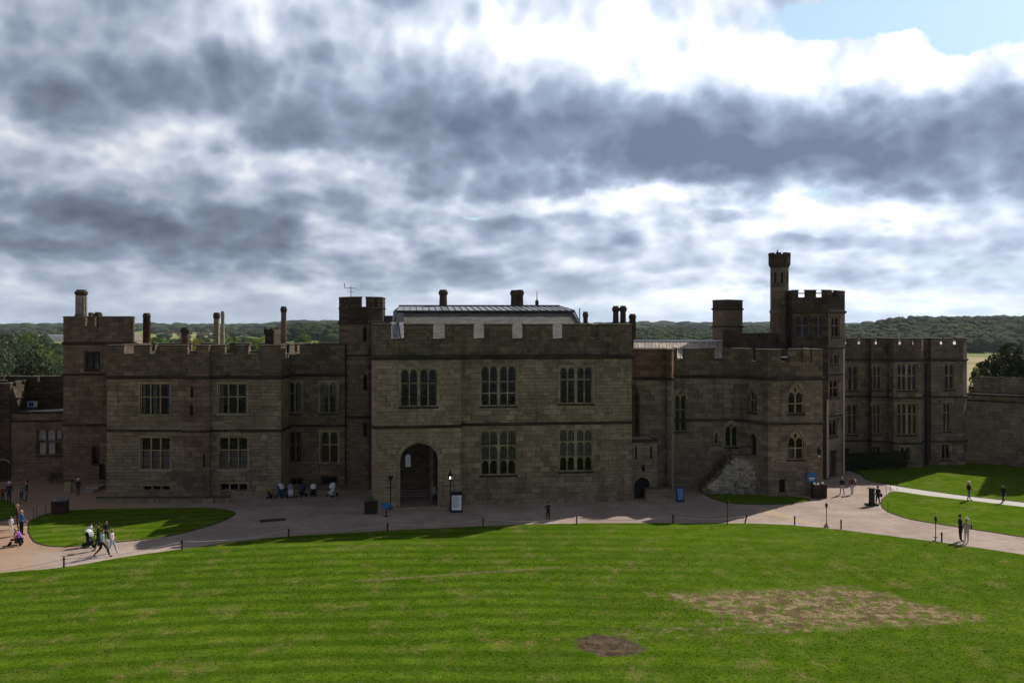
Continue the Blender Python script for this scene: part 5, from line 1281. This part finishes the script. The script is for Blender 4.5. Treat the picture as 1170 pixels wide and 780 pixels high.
cloth('teal_canvas', (.02, .10, .13)); cloth('white_canvas', (.62, .62, .66)); cloth('black_canvas', (.012, .012, .014)); cloth('yellow_canvas', (.30, .26, .03)); cloth('grey_canvas', (.22, .22, .24)); cloth('navy_canvas', (.02, .03, .07))
gq = 'pushchairs parked against the castle wall'
pushchair('low dark pushchair with a yellow blanket, leftmost of the parked row', 309, 569.5, 1.2, 'black_canvas', 'yellow_canvas', gq, .8)
pushchair('teal pushchair with a white hood, parked by the corner of the west wing', 321.5, 568, .9, 'teal_canvas', 'white_canvas', gq, 1.15)
pushchair('black pushchair with a grey hood, just right of the teal one', 332, 568, .3, 'white_canvas', 'grey_canvas', gq, 1.1)
pushchair('black pushchair with a small white hood, alone in the middle of the parked row', 358, 567, .2, 'black_canvas', 'white_canvas', gq, 1.05)
pushchair('dark pushchair with a folded black hood, between the grey-hooded and the lone one', 345, 567.3, -.5, 'black_canvas', 'navy_canvas', gq, 1.05)
pushchair('navy pushchair with a white hood and white seat, rightmost of the parked row', 379.5, 567, -.3, 'white_canvas', 'white_canvas', gq, 1.15)
pushchair('pushchair with a white blanket, pushed by the walking group', 103.5, 624, 1.4, 'black_canvas', 'white_canvas', None, 1.1)
pushchair('dark pushchair beside the crouching visitor', 18.5, 622, -1.2, 'black_canvas', 'navy_canvas', None, 1.0)

# ================================================================== PEOPLE
pend = []
def person(label, px, py, h, face, top, leg, hair, skin='skin', walk=0.0, bend=0.0, crouch=0.0, arms=(0, 0), hairlen=0, hat=None, shoe='shoe_dark', rest=None, child=False):
    """one continuous skinned figure; face = heading in degrees (0 looks at the camera, 90 looks right)"""
    V = []; E = []; RD = []; TG = []
    def v(p, r, t): V.append(Vector(p)); RD.append(r if isinstance(r, tuple) else (r, r)); TG.append(t); return len(V) - 1
    def e(a, b): E.append((a, b))
    def rot(p, a):   # bend the upper body forward about the hips
        y, z = p[1], p[2] - .92; return (p[0], y * math.cos(a) - z * math.sin(a), .92 + z * math.cos(a) + y * math.sin(a))
    dz = -.42 * crouch
    up = lambda p: (lambda q: (q[0], q[1], q[2] + dz))(rot(p, bend))
    pel = v((0, 0, .93 + dz), (.155, .115), 'leg'); wa = v(up((0, .0, 1.08)), (.14, .105), 'top'); ch = v(up((0, .01, 1.30)), (.165, .12), 'top'); nb = v(up((0, .01, 1.44)), (.10, .085), 'top'); nk = v(up((0, 0, 1.51)), .055, 'skin')
    hd0 = v(up((0, -.01, 1.60)), (.078, .085), 'skin'); hd = v(up((0, -.015, 1.69)), (.080, .095), 'skin'); hd2 = v(up((0, -.01, 1.745)), (.062, .07), 'skin')
    e(pel, wa); e(wa, ch); e(ch, nb); e(nb, nk); e(nk, hd0); e(hd0, hd); e(hd, hd2)
    ns = v(up((0, -.118, 1.655)), .014, 'skin'); e(hd, ns)
    for s in (-1, 1):
        w = walk * s
        hp = v((s * .09, 0, .88 + dz), .092, 'leg'); e(pel, hp)
        if crouch: kn = v((s * .13, -.36 * crouch, .52 - .02 * crouch), .066, 'leg'); an = v((s * .11, -.02, .09), .042, 'leg')
        else: kn = v((s * .095, -.10 * abs(walk) - .26 * w, .50), .064, 'leg'); an = v((s * .095, -.48 * w + (.16 * abs(walk) if w < 0 else -.02), .09 + (.05 if w < -.1 else 0)), .042, 'leg')
        e(hp, kn); e(kn, an); A = V[an]; to = v((A.x, A.y - .17, max(.035, A.z - .055)), (.042, .03), 'shoe'); e(an, to)
        sh = v(up((s * .185, .01, 1.42)), .058, 'top'); e(nb, sh)
        ar = arms[0 if s < 0 else 1]        # 0 hangs; 1 bent forward at the elbow; .5 half
        el = v(up((s * .235, .03 - .05 * ar + .14 * w, 1.15)), .044, 'top'); e(sh, el)
        E0 = V[el]; L = .26
        ang = ar * 1.5 + .12 - .25 * w
        wr = v((E0.x - s * .05 * ar, E0.y - L * math.sin(ang), E0.z - L * math.cos(ang)), .028, 'skin'); e(el, wr)
        d = Vector((0, -math.sin(ang), -math.cos(ang))); W0 = V[wr]
        pm = v(W0 + d * .07, (.034, .018), 'skin'); e(wr, pm)
        side = Vector((0, math.cos(ang), -math.sin(ang)))
        for k in range(4):
            b0 = W0 + d * .12 + side * (-.028 + .019 * k); f1 = v(b0, .009, 'skin'); e(pm, f1); f2 = v(b0 + d * (.045 + .008 * (k in (1, 2))) + Vector((-s * .02, 0, 0)), .008, 'skin'); e(f1, f2)
        t1 = v(W0 + d * .05 - side * .045, .010, 'skin'); e(wr, t1); t2 = v(W0 + d * .09 - side * .06, .009, 'skin'); e(t1, t2)
    sc_ = h / 1.80
    me = bpy.data.meshes.new('person'); me.from_pydata([p[:] for p in V], E, []); o = bpy.data.objects.new('person', me); col.objects.link(o)
    md = o.modifiers.new('skin', 'SKIN'); md.use_smooth_shade = True; md.branch_smoothing = .3
    for i, q in enumerate(me.skin_vertices[0].data): q.radius = RD[i]; q.use_root = (i == 0)
    o.modifiers.new('sub', 'SUBSURF').levels = 1
    pend.append(dict(o=o, V=V, E=E, TG=TG, mats=[skin, top, leg, shoe], hair=hair, up=up, hat=hat, hairlen=hairlen, label=label, px=px, py=py, sc=sc_, face=R(face), rest=rest))
for nme, c in dict(skin=(.42, .25, .17), skin_dark=(.13, .07, .045), shoe_dark=(.02, .018, .016), shoe_white=(.7, .7, .7), navy_cloth=(.018, .022, .05), black_cloth=(.012, .012, .014), jean_cloth=(.10, .16, .28), pale_jean=(.32, .38, .46), beige_cloth=(.42, .36, .29), cream_cloth=(.55, .50, .43),
                   white_cloth=(.70, .70, .72), blue_cloth=(.05, .13, .36), pink_cloth=(.62, .42, .42), grey_cloth=(.22, .25, .27), maroon_cloth=(.10, .025, .022), green_cloth=(.02, .05, .045), purple_cloth=(.30, .10, .48), brown_cloth=(.07, .045, .03), red_cloth=(.22, .03, .03),
                   hair_blond=(.45, .31, .12), hair_brown=(.05, .03, .018), hair_grey=(.35, .33, .31), hair_black=(.012, .01, .009), cap_cream=(.62, .58, .45), cap_white=(.7, .7, .7)).items():
    M[nme] = plain(nme, c, .85, 0, .22, 14)
K = person
K('tall person in navy top and dark trousers, left of the couple by the lower lawn', 1097.3, 618, 1.92, 80, 'navy_cloth', 'black_cloth', 'hair_black', arms=(.3, .1))
K('person in a cream hat, beige jacket and pale trousers, beside the tall navy-clad person', 1104.5, 620, 1.76, -60, 'beige_cloth', 'cream_cloth', 'hair_grey', hat='cap_cream', shoe='shoe_white', arms=(.2, .5))
K('blond person in black jacket and pale jeans walking past the timber litter bins', 962.3, 565.2, 1.66, 185, 'black_cloth', 'pale_jean', 'hair_blond', hairlen=1, walk=.3)
K('person in maroon jacket and pale jeans walking right of the blond one in black', 973.6, 564.8, 1.66, 175, 'maroon_cloth', 'pale_jean', 'hair_brown', walk=-.25)
K('person in black standing beside the information pillar', 1003, 576.5, 1.66, 200, 'black_cloth', 'black_cloth', 'hair_black', walk=.2, arms=(0, .3))
K('person in a white cap and jeans walking on the pale footpath', 1107, 571.8, 1.72, 90, 'black_cloth', 'jean_cloth', 'hair_grey', hat='cap_white', walk=.3, arms=(.5, .3))
K('person in dark clothes on the shaded end of the pale footpath', 1146.3, 574.2, 1.62, -80, 'black_cloth', 'navy_cloth', 'hair_black', walk=.3)
K('lone person in black standing on the shaded drive before the middle of the hall', 626.3, 594.6, 1.52, 180, 'black_cloth', 'black_cloth', 'hair_black', arms=(.2, .6))
K('person in a grey top leaning inside the entrance arch', 496.5, 576.5, 1.72, 20, 'grey_cloth', 'black_cloth', 'hair_black', arms=(.6, .4))
K('person in a grey shirt and black trousers striding right along the drive', 117.0, 636, 1.84, 85, 'grey_cloth', 'black_cloth', 'hair_brown', walk=.75, arms=(.3, .5))
K('person in a pink top and grey jeans with white shoes walking beside the grey-shirted person', 128.0, 631.5, 1.64, 85, 'pink_cloth', 'pale_jean', 'hair_blond', walk=.5, arms=(.4, .7), shoe='shoe_white')
K('tall person in black directly behind the pushchair', 112.3, 628.5, 1.88, -75, 'black_cloth', 'black_cloth', 'hair_brown', walk=.3, arms=(.9, .9))
K('person in black with a bare forehead at the back of the walking group', 121.3, 620, 1.62, 60, 'black_cloth', 'navy_cloth', 'hair_black', walk=.3, arms=(.7, .7), skin='skin')
K('person in a white top leaning over the pushchair', 100.5, 619.5, 1.5, 60, 'white_cloth', 'black_cloth', 'hair_black', bend=.5, arms=(.8, .8))
K('blond person in a blue top standing at the left tip of the oval lawn', 24.5, 611, 1.85, 150, 'blue_cloth', 'black_cloth', 'hair_blond', arms=(.5, .6))
K('fair-haired person in brown behind the one in blue', 20.0, 603.5, 1.85, 120, 'brown_cloth', 'brown_cloth', 'hair_blond', arms=(.6, .6), hairlen=1)
K('small child in a white dress at the far left of the sunlit drive', 12.8, 606.8, 1.12, 60, 'white_cloth', 'white_cloth', 'hair_blond', arms=(.1, .3))
K('person in white and purple crouching beside a dark pushchair', 25.5, 623, 1.7, -75, 'purple_cloth', 'black_cloth', 'hair_blond', crouch=.9, bend=.55, arms=(.7, .7))
K('small person in a red top in the shade at the left edge', 3, 573.5, 1.45, 20, 'red_cloth', 'black_cloth', 'hair_brown')
K('person in a white hat and long navy clothes in the shade at the left', 10.5, 574.5, 1.85, 0, 'navy_cloth', 'navy_cloth', 'hair_grey', hat='cap_white')
K('person in dark green in the shade, tallest of the group by the lodge', 30.5, 572.5, 1.82, -60, 'green_cloth', 'green_cloth', 'hair_black')
K('stooping person in grey beside the one in dark green', 24.5, 571.5, 1.5, 60, 'grey_cloth', 'black_cloth', 'hair_black', bend=.4, arms=(.5, .5))
K('person in a white cap and dark clothes near the foot of the west tower', 89.3, 566, 1.55, 10, 'black_cloth', 'navy_cloth', 'hair_grey', hat='cap_white')
bpy.context.view_layer.update(); dg = bpy.context.evaluated_depsgraph_get()
for q in pend:
    me = bpy.data.meshes.new_from_object(q['o'].evaluated_get(dg)); o = q['o']; o.modifiers.clear(); o.data = me
    segs = []
    for a, b in q['E']:
        ta, tb_ = q['TG'][a], q['TG'][b]; segs.append((q['V'][a], q['V'][b], ta, tb_))
    me.materials.clear()
    for mname in q['mats']: me.materials.append(M[mname])
    idx = dict(skin=0, top=1, leg=2, shoe=3); mi = []
    for f in me.polygons:
        c = f.center; best = 9; t = 0
        for a, b, ta, tb_ in segs:
            ab = b - a; L2 = ab.length_squared or 1e-9; k = max(0, min(1, (c - a).dot(ab) / L2)); d = (c - a - ab * k).length
            if d < best: best = d; t = idx[tb_] if k > (.5 if not (ta == 'top' and tb_ == 'skin') else .75) else idx[ta]
        mi.append(t)
    me.polygons.foreach_set('material_index', mi); me.polygons.foreach_set('use_smooth', [True] * len(mi))
    zmin = min(v.co.z for v in me.vertices)
    s = q['sc']; p = gp(q['px'], q['py']); o.location = (p.x, p.y, -zmin * s); o.scale = (s * 1.12, s * 1.12, s); o.rotation_euler = (0, 0, q['face']); tag(o, q['label'], 'person')
    up = q['up']; hc = Vector(up((0, .012, 1.70))); mb = MB(); tilt = hc
    n, m = 12, 7; vs = []; fs = []
    for j in range(m + 1):
        for i in range(n):
            a = 2 * math.pi * i / n; back = math.sin(a)   # +y is the back of the head
            lo = math.radians(100 + (35 if back > .2 else 0) * 1 + (25 if q['hairlen'] and back > -.2 else 0)) if back > -.35 else math.radians(55)
            th = lo * j / m; vs.append(hc + Vector((.088 * math.sin(th) * math.cos(a), .108 * math.sin(th) * math.sin(a), .098 * math.cos(th) - (.05 * q['hairlen'] if th > 1.9 else 0))))
    for j in range(m):
        for i in range(n): fs.append((j * n + i, j * n + (i + 1) % n, (j + 1) * n + (i + 1) % n, (j + 1) * n + i))
    mb.add(vs, fs); mb.build('hair', q['hair'], o, inv=None, smooth=True)
    if q['hat']:
        mb = MB(); mb.lathe([(.155, -.005), (.15, .012), (.1, .015), (.095, .09), (.05, .115)], 14, M4=Matrix.Translation(hc + Vector((0, -.01, .03)))); mb.build('hat', q['hat'], o, inv=None, smooth=True)
# things they carry
def bag(name, label, px, py, z, w, h, mat, strap=True):
    r = local(name, label, 'bag'); mb = MB(); mb.lathe([(.35 * w, 0), (.5 * w, h * .1), (.5 * w, h * .8), (.3 * w, h)], 8, sy=.5); mb.build('bag_body', mat, r)
    mb = MB(); mb.tube([(-.3 * w, 0, h * .9), (-.15 * w, 0, h * 1.5), (.15 * w, 0, h * 1.5), (.3 * w, 0, h * .9)], .012, 5); mb.build('handle', 'iron', r)
    q = gp(px, py); r.location = (q.x, q.y, z); return r
bag('carrier_bag', 'white carrier bag swinging between the grey-shirted and the pink-topped person', 122.5, 634, .55, .34, .5, 'white_cloth')
bag('shoulder_bag', 'black shoulder bag on the hip of the person in the cream hat', 1108.5, 619.5, .95, .3, .32, 'black_cloth')
bag('shoulder_bag', 'small white bag carried by the lone person before the hall', 629, 594.2, .85, .2, .22, 'white_cloth')
bag('shoulder_bag', 'small black bag carried by the person beside the information pillar', 1006.2, 576, .65, .3, .28, 'black_cloth')
bag('shoulder_bag', 'white bag on the shoulder of the person in maroon', 977, 564.4, 1.1, .22, .3, 'white_cloth')

# ================================================================== SKY, SUN, HAZE, CAMERA
SUN_AZ, SUN_EL = 46.0, 38.0
w = bpy.data.worlds.new('World'); sc.world = w; w.use_nodes = True; g = G(w.node_tree); bg = w.node_tree.nodes['Background']
sky = g.n('ShaderNodeTexSky', sky_type='NISHITA'); sky.sun_disc = False; sky.sun_elevation = R(SUN_EL); sky.sun_rotation = R(SUN_AZ); sky.altitude = 60; sky.air_density = 1.1; sky.dust_density = .6
d = g.v('NORMALIZE', g.n('ShaderNodeTexCoord').outputs['Generated']); dx, dy, dz = g.xyz(d)[:3]
el = g.m('ARCSINE', dz); az = g.m('ARCTAN2', dx, dy)
dzc = g.m('MAXIMUM', dz, 0.0)
elp = g.m('MULTIPLY', g.m('LOGARITHM', g.m('ADD', g.m('MAXIMUM', el, 0.0), .13), math.e), 1.0)
p = g.comb(g.m('MULTIPLY', az, 2.3), elp, 0)
STR = .1
def clouds(off, dt=9):
    q = g.v('ADD', p, off)
    wv = g.v('SCALE', g.v('SUBTRACT', g.noise(q, 2.2, 3, .6, 0, 1), (.5, .5, .5)), .15)
    qw = g.v('ADD', q, wv)
    fb = g.noise(g.v('ADD', q, (3.3, 1.7, 0)), 3.8, dt - 1, .62, .0)
    bil = g.n('ShaderNodeTexVoronoi'); bil.feature = 'SMOOTH_F1'; bil.normalize = False; g.put(bil.inputs['Vector'], qw); bil.inputs['Scale'].default_value = 5.2
    bil.inputs['Detail'].default_value = 4 if dt > 5 else 2; bil.inputs['Roughness'].default_value = .52; bil.inputs['Lacunarity'].default_value = 2.1; bil.inputs['Smoothness'].default_value = .12
    return g.m('ADD', g.m('MULTIPLY', g.m('SUBTRACT', fb, .5), 1.65), g.m('MULTIPLY', g.m('SUBTRACT', BC, bil.outputs['Distance']), BA))
BC, BA = .66, .82
N0 = clouds((0, 0, 0)); N1 = clouds((.035, .055, 0), 4)
# where the big masses hang (azimuth/elevation), their edges torn by noise
tear = g.noise(p, 2.4, 5, .60, .0, 1); tx, ty, tz = g.xyz(tear)[:3]
azw = g.m('ADD', az, g.m('MULTIPLY', g.m('SUBTRACT', tx, .5), .22)); elw = g.m('ADD', el, g.m('MULTIPLY', g.m('SUBTRACT', ty, .5), .085))
def lump(px, py, rx, ry, amp):
    a = math.atan((px - CX) / F); e = math.atan((Y0 - py) / F * math.cos(a))
    X = g.m('DIVIDE', g.m('SUBTRACT', azw, a), rx / F); Y = g.m('DIVIDE', g.m('SUBTRACT', elw, e), ry / F)
    r2 = g.m('ADD', g.m('MULTIPLY', X, X), g.m('MULTIPLY', Y, Y)); return g.m('MULTIPLY', g.m('EXPONENT', g.m('MULTIPLY', g.m('MULTIPLY', r2, r2), -.6)), amp)
def total(L):
    s = None
    for q in L: t = lump(*q); s = t if s is None else g.m('ADD', s, t)
    return s
thick = total([(640, 165, 300, 48, .85), (930, 178, 230, 42, 1.0), (1150, 160, 110, 40, .45), (330, 120, 260, 50, .45), (90, 105, 120, 30, .45), (60, 265, 200, 26, .65), (260, 265, 130, 26, .5), (330, 300, 60, 22, .35), (560, 315, 170, 20, .38), (720, 285, 110, 14, .2), (1130, 232, 70, 22, .6), (825, 247, 50, 7, .5), (985, 262, 40, 8, .45), (940, 280, 60, 6, .35), (1010, 325, 150, 16, .25),
               (65, 72, 60, 22, -.45), (250, 45, 60, 30, -.35), (480, 45, 60, 34, -.35), (640, 20, 90, 40, -.50), (790, 70, 90, 40, -.55), (960, 62, 110, 30, -.7), (1110, 75, 90, 26, -.5), (720, 232, 190, 13, -.75), (960, 250, 190, 16, -.55), (340, 195, 190, 12, -.45), (385, 268, 40, 22, -.45), (110, 170, 120, 8, -.2), (200, 335, 300, 14, -.25), (700, 345, 300, 16, -.4), (1000, 345, 250, 14, -.35)])
hole = total([(1020, 4, 125, 22, 1.2), (1150, 18, 70, 24, 1.0), (640, 245, 120, 5, .35), (880, 232, 90, 5, .45), (1140, 295, 70, 14, .45), (560, 240, 60, 6, .3), (40, 330, 200, 12, .1)])
D = g.m('ADD', g.m('ADD', N0, .66), thick)
cover = g.step(g.m('SUBTRACT', g.m('MULTIPLY_ADD', N0, .5, .85), hole), -.05, .30)
lit = g.m('MULTIPLY', g.m('SUBTRACT', N0, N1), 1.5)
Ds = g.m('SUBTRACT', D, lit)
cc = g.ramp(g.m('MULTIPLY_ADD', Ds, .36, .16), [(0, (1.10, 1.13, 1.18)), (.12, (.88, .92, 1.0)), (.22, (.69, .755, .88)), (.36, (.49, .56, .70)), (.50, (.33, .395, .53)), (.66, (.235, .285, .39)), (.9, (.15, .185, .27))])
# brighter towards the sun, sinking to hazy pale blue at the horizon
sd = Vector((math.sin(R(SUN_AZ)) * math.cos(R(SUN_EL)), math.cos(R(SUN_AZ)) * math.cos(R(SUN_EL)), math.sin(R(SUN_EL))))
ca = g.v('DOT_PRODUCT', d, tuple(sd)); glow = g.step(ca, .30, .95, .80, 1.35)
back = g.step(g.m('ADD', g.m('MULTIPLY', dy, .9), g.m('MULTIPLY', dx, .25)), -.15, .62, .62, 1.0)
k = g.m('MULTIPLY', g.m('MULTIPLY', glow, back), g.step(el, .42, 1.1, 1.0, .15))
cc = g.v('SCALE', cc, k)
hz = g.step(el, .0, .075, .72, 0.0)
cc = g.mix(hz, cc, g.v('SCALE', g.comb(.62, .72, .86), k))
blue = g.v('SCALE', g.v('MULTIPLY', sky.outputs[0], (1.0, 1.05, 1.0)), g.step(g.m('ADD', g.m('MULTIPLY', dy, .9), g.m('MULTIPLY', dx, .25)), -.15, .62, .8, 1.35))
blue = g.mix(g.step(el, .0, .5, .8, .35), blue, (5.2, 7.6, 9.2))
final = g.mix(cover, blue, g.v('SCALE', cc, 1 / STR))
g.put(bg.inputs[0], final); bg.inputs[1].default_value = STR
w.cycles.sampling_method = 'MANUAL'; w.cycles.sample_map_resolution = 1024

ld = bpy.data.lights.new('sun', 'SUN'); ld.energy = 5.0; ld.angle = R(.55); ld.color = (1, .95, .86); lo = bpy.data.objects.new('sun', ld); col.objects.link(lo)
lo.rotation_euler = Vector((-sd.x, -sd.y, -sd.z)).to_track_quat('-Z', 'Y').to_euler(); lo.location = (0, 0, 60)

HAZE = 0.000035
if HAZE:
    mb = MB(); mb.box(-7200, -70, -14, 7200, 7100, 62); hm, g2, hb = newmat('haze_air'); nt = hm.node_tree; nt.nodes.remove(hb)
    pv = g2.n('ShaderNodeVolumePrincipled'); pv.inputs['Color'].default_value = (.80, .88, 1, 1); pv.inputs['Density'].default_value = HAZE; pv.inputs['Anisotropy'].default_value = .3
    nt.links.new(pv.outputs[0], nt.nodes['Material Output'].inputs['Volume']); mb.build('haze', hm, inv=None, kind='stuff')

cd = bpy.data.cameras.new('camera'); cd.lens = 36 * F / 1170; cd.sensor_width = 36; cd.clip_end = 20000; cd.shift_y = -14 / 1170
co = bpy.data.objects.new('camera', cd); col.objects.link(co); co.location = (0, 0, H); co.rotation_euler = (R(90), 0, 0); sc.camera = co
sc.view_settings.view_transform = 'Standard'; sc.view_settings.look = 'None'; sc.view_settings.exposure = 0; sc.view_settings.gamma = 1
sc.cycles.max_bounces = 4; sc.cycles.diffuse_bounces = 3; sc.cycles.transparent_max_bounces = 8; sc.cycles.volume_bounces = 0; sc.cycles.caustics_reflective = False; sc.cycles.caustics_refractive = False
